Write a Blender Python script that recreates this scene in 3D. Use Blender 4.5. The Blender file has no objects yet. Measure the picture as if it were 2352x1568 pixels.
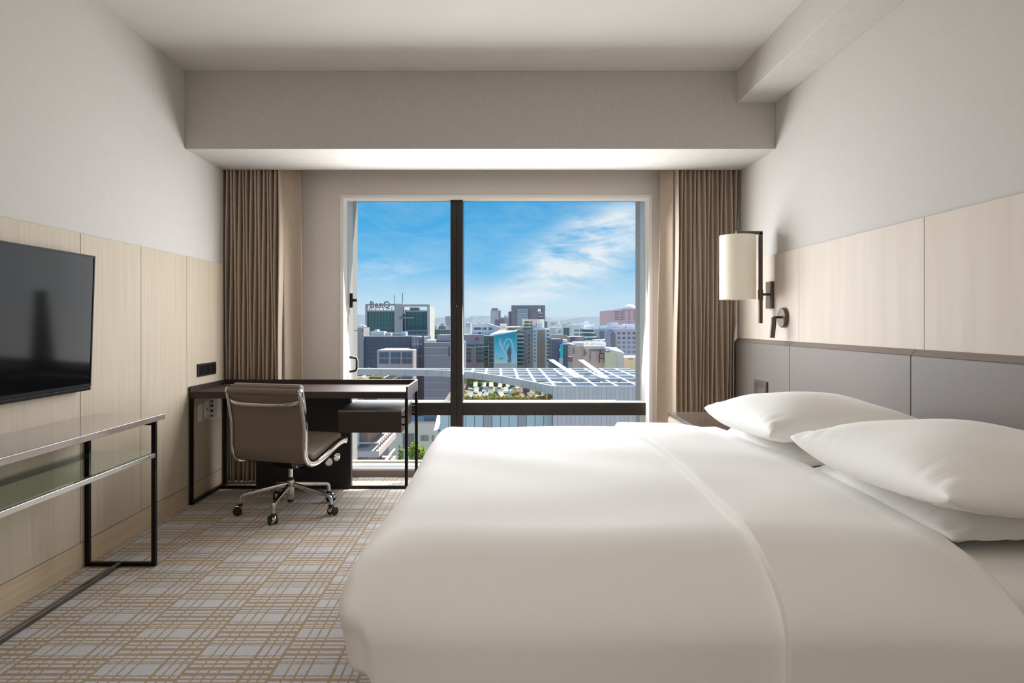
import bpy, bmesh, math, random
from mathutils import Vector, Matrix
R = random.Random(7)
S = bpy.context.scene
COL = S.collection
PI = math.pi
# ------------------------------------------------------------------ camera, sky, sun, lights, exposure
F, CX, CY, H = 1568.0, 1143.0, 741.0, 1.178       # focal length (px of a 2352 wide frame), vanishing point, eye height
cam = bpy.data.cameras.new('camera'); cam.sensor_width = 36; cam.lens = 36 * F / 2352
cam.shift_x = (1176 - CX) / 2352; cam.shift_y = -(784 - CY) / 2352
cam.clip_start = 0.05; cam.clip_end = 20000
camo = bpy.data.objects.new('camera', cam); COL.objects.link(camo)
camo.location = (0, 0, H); camo.rotation_euler = (PI / 2, 0, 0); S.camera = camo

def lin(r, g, b):
    f = lambda c: (c / 255 / 12.92) if c <= 10.3 else ((c / 255 + .055) / 1.055) ** 2.4
    return (f(r), f(g), f(b), 1)

W = bpy.data.worlds.new('sky'); S.world = W; W.use_nodes = True
def build_sky():
    nt = W.node_tree; n = nt.nodes; l = nt.links; n.clear()
    out = n.new('ShaderNodeOutputWorld'); bg = n.new('ShaderNodeBackground'); l.new(bg.outputs[0], out.inputs[0])
    tc = n.new('ShaderNodeTexCoord'); sx = n.new('ShaderNodeSeparateXYZ'); l.new(tc.outputs['Generated'], sx.inputs[0])
    ra = n.new('ShaderNodeValToRGB'); l.new(sx.outputs[2], ra.inputs[0]); e = ra.color_ramp.elements
    stops = [(0.0, lin(190, 205, 220)), (.012, lin(208, 230, 246)), (.035, lin(190, 224, 247)), (.075, lin(122, 196, 242)), (.125, lin(84, 178, 234)), (.19, lin(72, 166, 224)), (1.0, lin(52, 128, 205))]
    e[0].position, e[0].color = stops[0]; e[1].position, e[1].color = stops[-1]
    for p, c in stops[1:-1]:
        q = e.new(p); q.color = c
    def clouds(rot, scale, loc, lo, hi, det=8):
        mp = n.new('ShaderNodeMapping'); l.new(tc.outputs['Generated'], mp.inputs[0])
        mp.inputs['Rotation'].default_value = rot; mp.inputs['Scale'].default_value = scale; mp.inputs['Location'].default_value = loc
        no = n.new('ShaderNodeTexNoise'); no.inputs['Scale'].default_value = 1; no.inputs['Detail'].default_value = det
        no.inputs['Roughness'].default_value = .62; no.inputs['Distortion'].default_value = .35
        l.new(mp.outputs[0], no.inputs['Vector'])
        mr = n.new('ShaderNodeMapRange'); mr.inputs[1].default_value = lo; mr.inputs[2].default_value = hi; l.new(no.outputs[0], mr.inputs[0])
        return mr.outputs[0]
    def bank(cx, cz, ang, a, b):      # soft elliptical cloud bank about a direction (x, 1, z)
        d = n.new('ShaderNodeVectorMath'); d.operation = 'SUBTRACT'; d.inputs[1].default_value = (cx, .98, cz); l.new(tc.outputs['Generated'], d.inputs[0])
        mp = n.new('ShaderNodeMapping'); mp.vector_type = 'TEXTURE'; l.new(d.outputs[0], mp.inputs[0]); mp.inputs['Rotation'].default_value = (0, -ang, 0); mp.inputs['Scale'].default_value = (a, .6, b)
        ln = n.new('ShaderNodeVectorMath'); ln.operation = 'LENGTH'; l.new(mp.outputs[0], ln.inputs[0])
        mr = n.new('ShaderNodeMapRange'); mr.interpolation_type = 'SMOOTHSTEP'; mr.inputs[1].default_value = 1.35; mr.inputs[2].default_value = 0.0; l.new(ln.outputs['Value'], mr.inputs[0])
        return mr.outputs[0]
    def math_(op, a, b):
        m = n.new('ShaderNodeMath'); m.operation = op; m.use_clamp = True
        for i, v in enumerate((a, b)):
            if isinstance(v, (int, float)): m.inputs[i].default_value = v
            else: l.new(v, m.inputs[i])
        return m.outputs[0]
    wisp = clouds((0, .45, 0), (9, 5, 30), (3.1, .4, 2.2), .30, .62)
    streak = clouds((0, .25, 0), (14, 6, 42), (.7, 4.4, 1.3), .42, .8)
    big = bank(.125, .106, .42, .130, .050); low = bank(.06, .045, .12, .19, .030); lft = bank(-.16, .075, .2, .07, .022)
    c1 = math_('MULTIPLY', math_('ADD', big, math_('MULTIPLY', low, .32)), wisp)
    c2 = math_('MULTIPLY', math_('ADD', math_('MULTIPLY', lft, .9), .35), streak)
    cl = math_('MULTIPLY', math_('ADD', math_('MULTIPLY', c1, 1.9), math_('MULTIPLY', c2, .6)), .95)
    mx = n.new('ShaderNodeMix'); mx.data_type = 'RGBA'; l.new(cl, mx.inputs[0]); l.new(ra.outputs[0], mx.inputs[6]); mx.inputs[7].default_value = lin(238, 244, 250)
    l.new(mx.outputs[2], bg.inputs[0]); bg.inputs[1].default_value = 1.0
build_sky()

sun = bpy.data.lights.new('sun', 'SUN'); sun.energy = 9.0; sun.angle = math.radians(.6); sun.color = (1, .95, .88)
so = bpy.data.objects.new('sun', sun); COL.objects.link(so)
so.rotation_euler = Vector((-.76, -.95, -2.2)).to_track_quat('-Z', 'Y').to_euler()

def area(name, loc, aim, sx, sy, power, color):
    a = bpy.data.lights.new(name, 'AREA'); a.shape = 'RECTANGLE'; a.size = sx; a.size_y = sy; a.energy = power; a.color = color
    o = bpy.data.objects.new(name, a); COL.objects.link(o); o.location = loc
    o.rotation_euler = (Vector(aim) - Vector(loc)).to_track_quat('-Z', 'Y').to_euler(); return o
area('window_fill', (-.01, 5.27, 1.42), (-.01, 2.6, .62), 2.28, 1.36, 114, (.97, .985, 1))  # added area lamp inside the window, reinforcing the daylight from the sky
area('ceiling_fill', (-.3, -.6, 2.74), (-.3, -.6, 0), 1.6, 1.6, 25, (1, .91, .81))  # unseen area lamp added behind the camera as weak warm fill
S.view_settings.view_transform = 'Standard'; S.view_settings.look = 'None'; S.view_settings.gamma = 1; S.view_settings.exposure = 0
S.view_settings.use_curve_mapping = False
S.cycles.use_denoising = True
S.cycles.max_bounces = 12; S.cycles.diffuse_bounces = 6; S.cycles.transparent_max_bounces = 16
S.cycles.sample_clamp_indirect = 6

# ------------------------------------------------------------------ helpers
def P(px, py, d): return Vector(((px - CX) * d / F, d, H - (py - CY) * d / F))
class MB:
    def __init__(s): s.v = []; s.f = []
    def add(s, vs, fs):
        o = len(s.v); s.v += [tuple(v) for v in vs]; s.f += [tuple(i + o for i in f) for f in fs]; return s
    def box(s, lo, hi):
        (a, b, c), (x, y, z) = lo, hi
        return s.add([(a, b, c), (x, b, c), (x, y, c), (a, y, c), (a, b, z), (x, b, z), (x, y, z), (a, y, z)],
                     [(0, 3, 2, 1), (4, 5, 6, 7), (0, 1, 5, 4), (1, 2, 6, 5), (2, 3, 7, 6), (3, 0, 4, 7)])
    def prism(s, poly, a, b, axis='y'):        # polygon in the two other axes, extruded a..b
        def mk(p, t): return {'y': (p[0], t, p[1]), 'x': (t, p[0], p[1]), 'z': (p[0], p[1], t)}[axis]
        n = len(poly)
        return s.add([mk(p, a) for p in poly] + [mk(p, b) for p in poly],
                     [tuple(range(n)), tuple(range(2 * n - 1, n - 1, -1))] + [(i, (i + 1) % n + 0 if False else (i + 1) % n, (i + 1) % n + n, i + n)[::-1] for i in range(n)])
    def sweep(s, pts, prof, closed_ends=True, up=None):   # profile (list of 2D) along points, frames by parallel transport
        pts = [Vector(p) for p in pts]; n = len(pts); m = 0; rings = []
        t0 = (pts[1] - pts[0]).normalized(); u = Vector(up) if up else (Vector((0, 0, 1)) if abs(t0.z) < .9 else Vector((1, 0, 0)))
        for i in range(n):
            t = (pts[min(i + 1, n - 1)] - pts[max(i - 1, 0)]).normalized()
            a = (u - t * u.dot(t)).normalized(); b = t.cross(a)
            if not up: u = a
            pr = prof(i / (n - 1)) if callable(prof) else prof
            m = len(pr)
            rings += [pts[i] + a * q[0] + b * q[1] for q in pr]
        fs = [(i * m + j, i * m + (j + 1) % m, (i + 1) * m + (j + 1) % m, (i + 1) * m + j) for i in range(n - 1) for j in range(m)]
        if closed_ends: fs += [tuple(range(m - 1, -1, -1)), tuple(range((n - 1) * m, n * m))]
        return s.add(rings, fs)
    def tube(s, pts, r, seg=10):
        pr = (lambda t: circ(r(t), seg)) if callable(r) else circ(r, seg)
        return s.sweep(pts, pr)
    def lathe(s, prof, c, axis=(0, 0, 1), seg=24):   # prof = [(radius, height)]
        q = Vector((0, 0, 1)).rotation_difference(Vector(axis)); c = Vector(c); n = len(prof); vs = []
        for r, h in prof:
            for k in range(seg):
                a = 2 * PI * k / seg; vs.append(c + q @ Vector((r * math.cos(a), r * math.sin(a), h)))
        fs = [(i * seg + k, i * seg + (k + 1) % seg, (i + 1) * seg + (k + 1) % seg, (i + 1) * seg + k) for i in range(n - 1) for k in range(seg)]
        fs += [tuple(range(seg - 1, -1, -1)), tuple(range((n - 1) * seg, n * seg))]
        return s.add(vs, fs)
    def grid(s, nu, nv, fn):
        vs = [fn(i / nu, j / nv) for i in range(nu + 1) for j in range(nv + 1)]
        return s.add(vs, [(i * (nv + 1) + j, (i + 1) * (nv + 1) + j, (i + 1) * (nv + 1) + j + 1, i * (nv + 1) + j + 1) for i in range(nu) for j in range(nv)])
def circ(r, seg=10): return [(r * math.cos(2 * PI * k / seg), r * math.sin(2 * PI * k / seg)) for k in range(seg)]
def rrect(a, b, r, k=3):
    out = []
    for cx, cy, s0 in ((a - r, b - r, 0), (-a + r, b - r, 1), (-a + r, -b + r, 2), (a - r, -b + r, 3)):
        out += [(cx + r * math.cos((s0 + i / k) * PI / 2), cy + r * math.sin((s0 + i / k) * PI / 2)) for i in range(k + 1)]
    return out
def smooth_pts(pts, n=6):                      # Catmull-Rom through points
    pts = [Vector(p) for p in pts]; q = [pts[0] * 2 - pts[1]] + pts + [pts[-1] * 2 - pts[-2]]; out = []
    for i in range(1, len(q) - 2):
        for k in range(n):
            t = k / n; a, b, c, d = q[i - 1:i + 3]
            out.append(.5 * ((2 * b) + (c - a) * t + (2 * a - 5 * b + 4 * c - d) * t * t + (3 * b - a - 3 * c + d) * t ** 3))
    return out + [pts[-1]]
def rbox(lo, hi, rlo, rhi, seg, skip=(), disp=None, k=7, pxy=2):   # rounded box with its own radius for every side
    ax = []
    for i in range(3):
        a, b = lo[i] + rlo[i], hi[i] - rhi[i]
        c = [lo[i] + rlo[i] * (j / k) for j in range(k)] + [a + (b - a) * j / seg[i] for j in range(seg[i] + 1)] + [hi[i] - rhi[i] * (1 - (j + 1) / k) for j in range(k)]
        ax.append(c)
    mb = MB(); ids = {}
    def vid(i, j, l):
        if (i, j, l) not in ids:
            p = (ax[0][i], ax[1][j], ax[2][l]); c = [min(max(p[q], lo[q] + rlo[q]), hi[q] - rhi[q]) for q in range(3)]
            rr = [rlo[q] if p[q] < c[q] else rhi[q] for q in range(3)]
            d = Vector([(p[q] - c[q]) / rr[q] for q in range(3)])
            d = Vector([math.tan(max(-1, min(1, x)) * PI / 4) for x in d])
            m = max(abs(x) for x in d)
            nl = math.sqrt((abs(d.x) ** pxy + abs(d.y) ** pxy) ** (2 / pxy) + d.z ** 2)
            if nl > 0: d = d / nl * m
            w = Vector([c[q] + d[q] * rr[q] for q in range(3)])
            if disp: w = disp(w)
            ids[(i, j, l)] = len(mb.v); mb.v.append(tuple(w))
        return ids[(i, j, l)]
    n = [len(c) - 1 for c in ax]
    for name, axis, end in (('x-', 0, 0), ('x+', 0, n[0]), ('y-', 1, 0), ('y+', 1, n[1]), ('z-', 2, 0), ('z+', 2, n[2])):
        if name in skip: continue
        p, q = [a for a in range(3) if a != axis]
        for a in range(n[p]):
            for b in range(n[q]):
                def at(u, v):
                    t = [0, 0, 0]; t[axis] = end; t[p] = u; t[q] = v; return vid(*t)
                f = (at(a, b), at(a + 1, b), at(a + 1, b + 1), at(a, b + 1))
                flip = (axis == 1) ^ (end == 0)
                mb.f.append(f[::-1] if flip else f)
    return mb
def obj(name, mb, mat, parent=None, smooth=False, bevel=0, solid=0, kind=None):
    me = bpy.data.meshes.new(name); me.from_pydata(mb.v, [], mb.f); me.materials.append(mat)
    bm = bmesh.new(); bm.from_mesh(me); bmesh.ops.recalc_face_normals(bm, faces=bm.faces[:]) if not solid else None
    bm.to_mesh(me); bm.free()
    if smooth:
        for p in me.polygons: p.use_smooth = True
        if smooth == 'auto': me.set_sharp_from_angle(angle=math.radians(38))
    o = bpy.data.objects.new(name, me); COL.objects.link(o)
    if parent is not None: put(o, parent)
    if bevel:
        b = o.modifiers.new('bevel', 'BEVEL'); b.width = bevel; b.segments = 2; b.limit_method = 'ANGLE'; b.angle_limit = math.radians(40)
    if solid:
        s = o.modifiers.new('solid', 'SOLIDIFY'); s.thickness = abs(solid); s.offset = 1 if solid > 0 else -1
    if kind: o['kind'] = kind
    return o
def put(o, parent):
    o.parent = parent; m = Matrix.Translation(parent.location); q = parent.parent
    while q is not None: m = Matrix.Translation(q.location) @ m if False else m; q = q.parent
    o.matrix_parent_inverse = (world_of(parent)).inverted()
def world_of(o):
    m = Matrix.LocRotScale(o.location, o.rotation_euler, o.scale)
    return (world_of(o.parent) @ o.matrix_parent_inverse @ m) if o.parent else m
def tag(o, label, cat, group=None, kind=None):
    o['label'] = label; o['category'] = cat
    if group: o['group'] = group
    if kind: o['kind'] = kind
    return o
def thing(name, label, cat, loc=(0, 0, 0), group=None):
    o = bpy.data.objects.new(name, None); COL.objects.link(o); o.location = loc; o.empty_display_size = .1
    return tag(o, label, cat, group)
def struct(name, mb, mat, **k):
    return obj(name, mb, mat, kind='structure', **k)
UNIT = {}
def unit(mat):
    if mat.name not in UNIT:
        me = bpy.data.meshes.new('block'); b = MB().box((-.5, -.5, -.5), (.5, .5, .5)); me.from_pydata(b.v, [], b.f); me.materials.append(mat); UNIT[mat.name] = me
    return UNIT[mat.name]
def block(name, lo, hi, mat, parent=None):     # a box that shares one unit mesh per material
    o = bpy.data.objects.new(name, unit(mat)); COL.objects.link(o)
    o.location = [(a + b) / 2 for a, b in zip(lo, hi)]; o.scale = [abs(b - a) for a, b in zip(lo, hi)]
    if parent is not None: put(o, parent)
    return o

# ------------------------------------------------------------------ materials
def mat(name, rgb, rough=.5, metal=0, **k):
    m = bpy.data.materials.new(name); m.use_nodes = True; nt = m.node_tree; b = nt.nodes['Principled BSDF']
    b.inputs['Base Color'].default_value = lin(*rgb); b.inputs['Roughness'].default_value = rough; b.inputs['Metallic'].default_value = metal
    for a, v in k.items():
        b.inputs[a.replace('_', ' ')].default_value = v
    return m
def vary(m, rgb2, scale=(1, 1, 1), nscale=5, lo=.35, hi=.65, detail=5, bump=0, bdist=.002, bscale=None):
    nt = m.node_tree; n = nt.nodes; l = nt.links; b = n['Principled BSDF']
    tc = n.new('ShaderNodeTexCoord'); mp = n.new('ShaderNodeMapping'); mp.inputs['Scale'].default_value = scale; l.new(tc.outputs['Object'], mp.inputs[0])
    no = n.new('ShaderNodeTexNoise'); no.inputs['Scale'].default_value = nscale; no.inputs['Detail'].default_value = detail; l.new(mp.outputs[0], no.inputs[0])
    mr = n.new('ShaderNodeMapRange'); mr.inputs[1].default_value = lo; mr.inputs[2].default_value = hi; l.new(no.outputs[0], mr.inputs[0])
    mx = n.new('ShaderNodeMix'); mx.data_type = 'RGBA'; l.new(mr.outputs[0], mx.inputs[0])
    mx.inputs[6].default_value = b.inputs['Base Color'].default_value[:]; mx.inputs[7].default_value = lin(*rgb2); l.new(mx.outputs[2], b.inputs['Base Color'])
    if bump:
        src = no.outputs[0]
        if bscale:
            n2 = n.new('ShaderNodeTexNoise'); n2.inputs['Scale'].default_value = bscale; n2.inputs['Detail'].default_value = 3; l.new(mp.outputs[0], n2.inputs[0]); src = n2.outputs[0]
        bp = n.new('ShaderNodeBump'); bp.inputs['Strength'].default_value = bump; bp.inputs['Distance'].default_value = bdist; l.new(src, bp.inputs['Height']); l.new(bp.outputs[0], b.inputs['Normal'])
    return m
def weave(m, rgb2, fine=260, bump=.25, amount=1):  # woven cloth: crossed fine threads with slub variation
    nt = m.node_tree; n = nt.nodes; l = nt.links; b = n['Principled BSDF']; tc = n.new('ShaderNodeTexCoord'); outs = []
    for sc in ((fine, fine, fine * .05), (fine * .06, fine * .06, fine)):
        mp = n.new('ShaderNodeMapping'); mp.inputs['Scale'].default_value = sc; l.new(tc.outputs['Object'], mp.inputs[0])
        no = n.new('ShaderNodeTexNoise'); no.inputs['Scale'].default_value = 1; no.inputs['Detail'].default_value = 3; l.new(mp.outputs[0], no.inputs[0]); outs.append(no.outputs[0])
    ad = n.new('ShaderNodeMath'); ad.operation = 'ADD'; l.new(outs[0], ad.inputs[0]); l.new(outs[1], ad.inputs[1])
    mr = n.new('ShaderNodeMapRange'); mr.inputs[1].default_value = .7; mr.inputs[2].default_value = 1.3; mr.inputs[4].default_value = amount; l.new(ad.outputs[0], mr.inputs[0])
    mx = n.new('ShaderNodeMix'); mx.data_type = 'RGBA'; l.new(mr.outputs[0], mx.inputs[0]); mx.inputs[6].default_value = b.inputs['Base Color'].default_value[:]; mx.inputs[7].default_value = lin(*rgb2)
    l.new(mx.outputs[2], b.inputs['Base Color'])
    bp = n.new('ShaderNodeBump'); bp.inputs['Strength'].default_value = bump; bp.inputs['Distance'].default_value = .001; l.new(ad.outputs[0], bp.inputs['Height']); l.new(bp.outputs[0], b.inputs['Normal'])
    return m
def glass_mat(name, tint, ior=1.45, rough=0.0):
    m = bpy.data.materials.new(name); m.use_nodes = True; nt = m.node_tree; n = nt.nodes; l = nt.links; n.clear()
    o = n.new('ShaderNodeOutputMaterial'); mx = n.new('ShaderNodeMixShader'); t = n.new('ShaderNodeBsdfTransparent'); g = n.new('ShaderNodeBsdfGlossy'); fr = n.new('ShaderNodeFresnel')
    t.inputs[0].default_value = tint; g.inputs['Roughness'].default_value = rough; fr.inputs[0].default_value = ior
    ge = n.new('ShaderNodeNewGeometry'); sb = n.new('ShaderNodeMath'); sb.operation = 'SUBTRACT'; sb.use_clamp = True; l.new(fr.outputs[0], sb.inputs[0]); l.new(ge.outputs['Backfacing'], sb.inputs[1]); l.new(sb.outputs[0], mx.inputs[0]); l.new(t.outputs[0], mx.inputs[1]); l.new(g.outputs[0], mx.inputs[2]); l.new(mx.outputs[0], o.inputs[0]); return m

M = {}
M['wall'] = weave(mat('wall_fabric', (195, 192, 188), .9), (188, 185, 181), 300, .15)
M['wallfar'] = weave(mat('wall_fabric_lightened', (222, 214, 207), .9), (212, 204, 197), 300, .2)  # same wall fabric, extra brightness of the far wall put into its colour
M['ceil'] = vary(mat('ceiling_paint', (205, 202, 198), .95), (202, 199, 195), nscale=3)
M['bulk'] = weave(mat('bulkhead_fabric', (202, 198, 193), .9), (192, 188, 183), 300, .2)
M['wood'] = vary(mat('pale_veneer', (187, 175, 157), .62, 0, Specular_IOR_Level=.25), (178, 164, 144), (26, 26, 1.1), 1.6, .3, .7, 6, .05, .0006)
M['woodr'] = vary(mat('pale_veneer_wide', (206, 197, 186), .66, 0, Specular_IOR_Level=.2), (198, 187, 174), (9, 9, .7), 1.4, .3, .72, 7, .05, .0006)
M['woodh'] = vary(mat('pale_veneer_flat', (194, 175, 147), .6), (180, 159, 130), (1.5, 1.5, 40), 1.6, .3, .7, 6, .05, .0006)
M['gap'] = mat('joint_backing', (92, 74, 56), .9)  # dark brown backing behind the panel and slab joints
M['white'] = mat('white_paint', (236, 234, 230), .6)
M['alu'] = vary(mat('silver_aluminium', (206, 203, 197), .45, .35), (198, 195, 189), nscale=30)
M['bronze'] = vary(mat('dark_bronze_metal', (58, 53, 49), .38, .6), (50, 46, 43), nscale=40)
M['frame'] = mat('black_frame', (30, 27, 26), .32, .7)
M['granite'] = vary(mat('grey_granite', (186, 183, 178), .7), (150, 147, 143), nscale=90, lo=.3, hi=.7, detail=6)
M['glass'] = glass_mat('window_glass', (.97, .985, .98, 1), 1.12)
M['shelfglass'] = glass_mat('shelf_glass', (.86, .93, .89, 1), 1.5)
M['chrome'] = mat('polished_aluminium', (205, 204, 203), .1, 1)
M['steel'] = mat('brushed_steel', (190, 188, 186), .3, 1)
M['black'] = mat('black_plastic', (22, 22, 23), .4)
M['tvblack'] = mat('glossy_black', (10, 11, 12), .4, 0, Specular_IOR_Level=.04)
M['screen'] = mat('tv_screen', (14, 16, 18), .08, 0, Specular_IOR_Level=.02)
M['leather'] = weave(mat('taupe_upholstery', (124, 110, 98), .62), (114, 100, 89), 500, .15)
M['desk'] = vary(mat('dark_walnut', (52, 36, 31), .38), (40, 28, 25), (3, 30, 30), 1.5, .3, .7, 5, .04, .0005)
M['desktop'] = vary(mat('desk_inlay', (74, 60, 56), .62, 0, Specular_IOR_Level=.25), (66, 51, 46), nscale=14)
M['deskpanel'] = vary(mat('blackened_oak', (34, 29, 31), .5), (28, 24, 26), (12, 12, 1), 2)
M['drawertop'] = vary(mat('grey_oak_top', (120, 110, 102), .6), (102, 93, 86), (4, 30, 30), 1.5)
M['console'] = vary(mat('grey_walnut_gloss', (150, 140, 135), .12, 0, Coat_Weight=.6, Coat_Roughness=.06), (140, 126, 117), (24, 3, 24), 1.5)
M['head'] = weave(mat('grey_taupe_leather', (112, 104, 98), .6), (106, 98, 92), 420, .1)
M['barsteel'] = mat('dark_brushed_steel', (120, 116, 112), .3, 1)
M['trim'] = mat('brown_trim', (118, 102, 92), .6)
M['kerb'] = mat('shaded_kerb', (128, 116, 108), .6)  # backlit shade of the kerb face put into its colour
M['curtain'] = weave(mat('brown_drape', (188, 171, 155), .85), (176, 159, 143), 260, .3)
M['linen'] = None
M['shade'] = weave(mat('cream_lampshade', (250, 244, 228), .8), (246, 239, 221), 420, .2)
M['lampmetal'] = mat('dark_bronze_lamp', (98, 88, 79), .4, .7)
M['plate'] = mat('white_plate', (226, 222, 214), .5)
M['switch'] = mat('grey_switch', (112, 100, 94), .35, .5)

def stripes(m, along, pitch=.011, strength=.05):     # sateen stripes of hotel linen as fine relief
    nt = m.node_tree; n = nt.nodes; l = nt.links; b = n['Principled BSDF']
    tc = n.new('ShaderNodeTexCoord'); wv = n.new('ShaderNodeTexWave'); wv.bands_direction = along; wv.inputs['Scale'].default_value = .314 / pitch / 1.0; wv.inputs['Distortion'].default_value = .6
    l.new(tc.outputs['Object'], wv.inputs[0])
    no = n.new('ShaderNodeTexNoise'); no.inputs['Scale'].default_value = 9; no.inputs['Detail'].default_value = 4; l.new(tc.outputs['Object'], no.inputs[0])
    ad = n.new('ShaderNodeMath'); ad.operation = 'MULTIPLY_ADD'; l.new(no.outputs[0], ad.inputs[0]); ad.inputs[1].default_value = 3.0; l.new(wv.outputs[0], ad.inputs[2])
    bp = n.new('ShaderNodeBump'); bp.inputs['Strength'].default_value = strength; bp.inputs['Distance'].default_value = .006; l.new(ad.outputs[0], bp.inputs['Height']); l.new(bp.outputs[0], b.inputs['Normal'])
    mr = n.new('ShaderNodeMapRange'); mr.inputs[3].default_value = .71; mr.inputs[4].default_value = .76; l.new(wv.outputs[0], mr.inputs[0]); l.new(mr.outputs[0], b.inputs['Roughness'])
    return m
M['duvet'] = stripes(mat('white_duvet', (251, 250, 248), .75, 0, Sheen_Weight=.15), 'Y', .013, .003)
M['sheet'] = stripes(mat('white_sheet', (251, 250, 248), .75, 0, Sheen_Weight=.15), 'Y', .013, .003)
M['pillow'] = stripes(mat('white_pillowcase', (251, 250, 248), .7, 0, Sheen_Weight=.15), 'Y', .013, .026)

def carpet():
    m = bpy.data.materials.new('plaid_carpet'); m.use_nodes = True; nt = m.node_tree; n = nt.nodes; l = nt.links; b = n['Principled BSDF']; b.inputs['Roughness'].default_value = .95
    def mt(op, *a):
        q = n.new('ShaderNodeMath'); q.operation = op
        for i, v in enumerate(a):
            if isinstance(v, (int, float)): q.inputs[i].default_value = v
            else: l.new(v, q.inputs[i])
        return q.outputs[0]
    tc = n.new('ShaderNodeTexCoord')
    wob = n.new('ShaderNodeTexNoise'); wob.inputs['Scale'].default_value = 130; wob.inputs['Detail'].default_value = 3; l.new(tc.outputs['Object'], wob.inputs[0])
    va = n.new('ShaderNodeVectorMath'); va.operation = 'MULTIPLY_ADD'; l.new(wob.outputs['Color'], va.inputs[0]); va.inputs[1].default_value = (.012, .010, 0); l.new(tc.outputs['Object'], va.inputs[2])
    s = n.new('ShaderNodeSeparateXYZ'); l.new(va.outputs[0], s.inputs[0])
    u = mt('DIVIDE', mt('ADD', s.outputs[0], 1.3485), .30); uf = mt('FLOOR', u); uu = mt('FRACT', u)
    odd = mt('MULTIPLY', mt('MODULO', mt('ABSOLUTE', uf), 2), .5)
    vv = mt('FRACT', mt('ADD', mt('DIVIDE', mt('SUBTRACT', 2.635, s.outputs[1]), .274), odd))
    def ramp(src, cells):
        r = n.new('ShaderNodeValToRGB'); r.color_ramp.interpolation = 'CONSTANT'; l.new(src, r.inputs[0]); e = r.color_ramp.elements
        st = []
        for a, c in cells: st += [(a, 1), (c, 0)]
        if st[0][0] > 0: st.insert(0, (0, 0))
        e[0].position = 0; e[0].color = [st[0][1]] * 3 + [1]; e[1].position = st[-1][0]; e[1].color = [st[-1][1]] * 3 + [1]
        for p, c in st[1:-1]:
            q = e.new(p); q.color = [c] * 3 + [1]
        return r.outputs[0]
    a = ramp(uu, [(0.0, .13), (.152, .248), (.270, .364), (.387, .648), (.686, .764), (.787, .871), (.893, .958)])
    c = ramp(vv, [(0.0, .27), (.298, .342), (.408, .475), (.508, .573), (.648, .717), (.782, .842), (.872, .926), (.95, .976)])
    light = mt('MULTIPLY', a, c)
    fz = n.new('ShaderNodeTexNoise'); fz.inputs['Scale'].default_value = 300; fz.inputs['Detail'].default_value = 5; fz.inputs['Roughness'].default_value = .75; l.new(tc.outputs['Object'], fz.inputs[0])
    def col(c1, c2):
        x = n.new('ShaderNodeMix'); x.data_type = 'RGBA'; l.new(mr.outputs[0], x.inputs[0]); x.inputs[6].default_value = lin(*c1); x.inputs[7].default_value = lin(*c2); return x.outputs[2]
    mr = n.new('ShaderNodeMapRange'); mr.inputs[1].default_value = .3; mr.inputs[2].default_value = .7; l.new(fz.outputs[0], mr.inputs[0])
    mx = n.new('ShaderNodeMix'); mx.data_type = 'RGBA'; l.new(light, mx.inputs[0]); l.new(col((136, 112, 83), (204, 179, 146)), mx.inputs[6]); l.new(col((174, 171, 171), (230, 228, 229)), mx.inputs[7]); l.new(mx.outputs[2], b.inputs['Base Color'])
    hh = mt('MULTIPLY_ADD', light, .8, fz.outputs[0])
    bp = n.new('ShaderNodeBump'); bp.inputs['Strength'].default_value = .8; bp.inputs['Distance'].default_value = .006; l.new(hh, bp.inputs['Height']); l.new(bp.outputs[0], b.inputs['Normal'])
    return m
M['carpet'] = carpet()

# ------------------------------------------------------------------ room shell
XL, XR, YF, YN, ZC = -2.014, 1.79, 5.22, -2.2, 2.798
struct('floor', MB().box((XL - .1, YN, -.12), (XR + .1, YF + .02, 0)), M['carpet'])
struct('ceiling', MB().box((XL - .1, YN, ZC), (XR + .1, YF + .3, ZC + .12)), M['ceil'])
wl = struct('wall_left', MB().box((XL - .12, YN, 0), (XL, YF, ZC)), M['wall'])
wr = struct('wall_right', MB().box((XR, YN, 0), (XR + .12, YF, ZC)), M['wall'])
struct('wall_near', MB().box((XL - .1, YN - .1, 0), (XR + .1, YN, ZC)), M['wall'])
struct('trim_1', MB().box((XL, 4.398, 2.297), (XR, 5.0, ZC)), M['bulk'], bevel=.003)          # bulkhead above the window
struct('trim_2', MB().box((1.54, YN, 2.594), (XR, 4.398, ZC)), M['bulk'], bevel=.003)          # beam along the right wall
WX0, WX1, WZ0, WZ1 = -1.183, 1.162, .063, 2.134
def ring(x0, x1, z0, z1, X0, X1, Z0, Z1, y0, y1):
    v = []
    for y in (y0, y1):
        v += [(X0, y, Z0), (X1, y, Z0), (X1, y, Z1), (X0, y, Z1), (x0, y, z0), (x1, y, z0), (x1, y, z1), (x0, y, z1)]
    f = []
    for i in range(4):
        j = (i + 1) % 4
        f += [(i, j, j + 4, i + 4), (i + 8, i + 12, j + 12, j + 8), (i, i + 8, j + 8, j), (i + 4, j + 4, j + 12, i + 12)]
    return MB().add(v, f)
struct('wall_far', ring(WX0, WX1, WZ0, WZ1, XL - .1, XR + .1, -.1, ZC + .1, YF, YF + .16), M['wallfar'])
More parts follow.
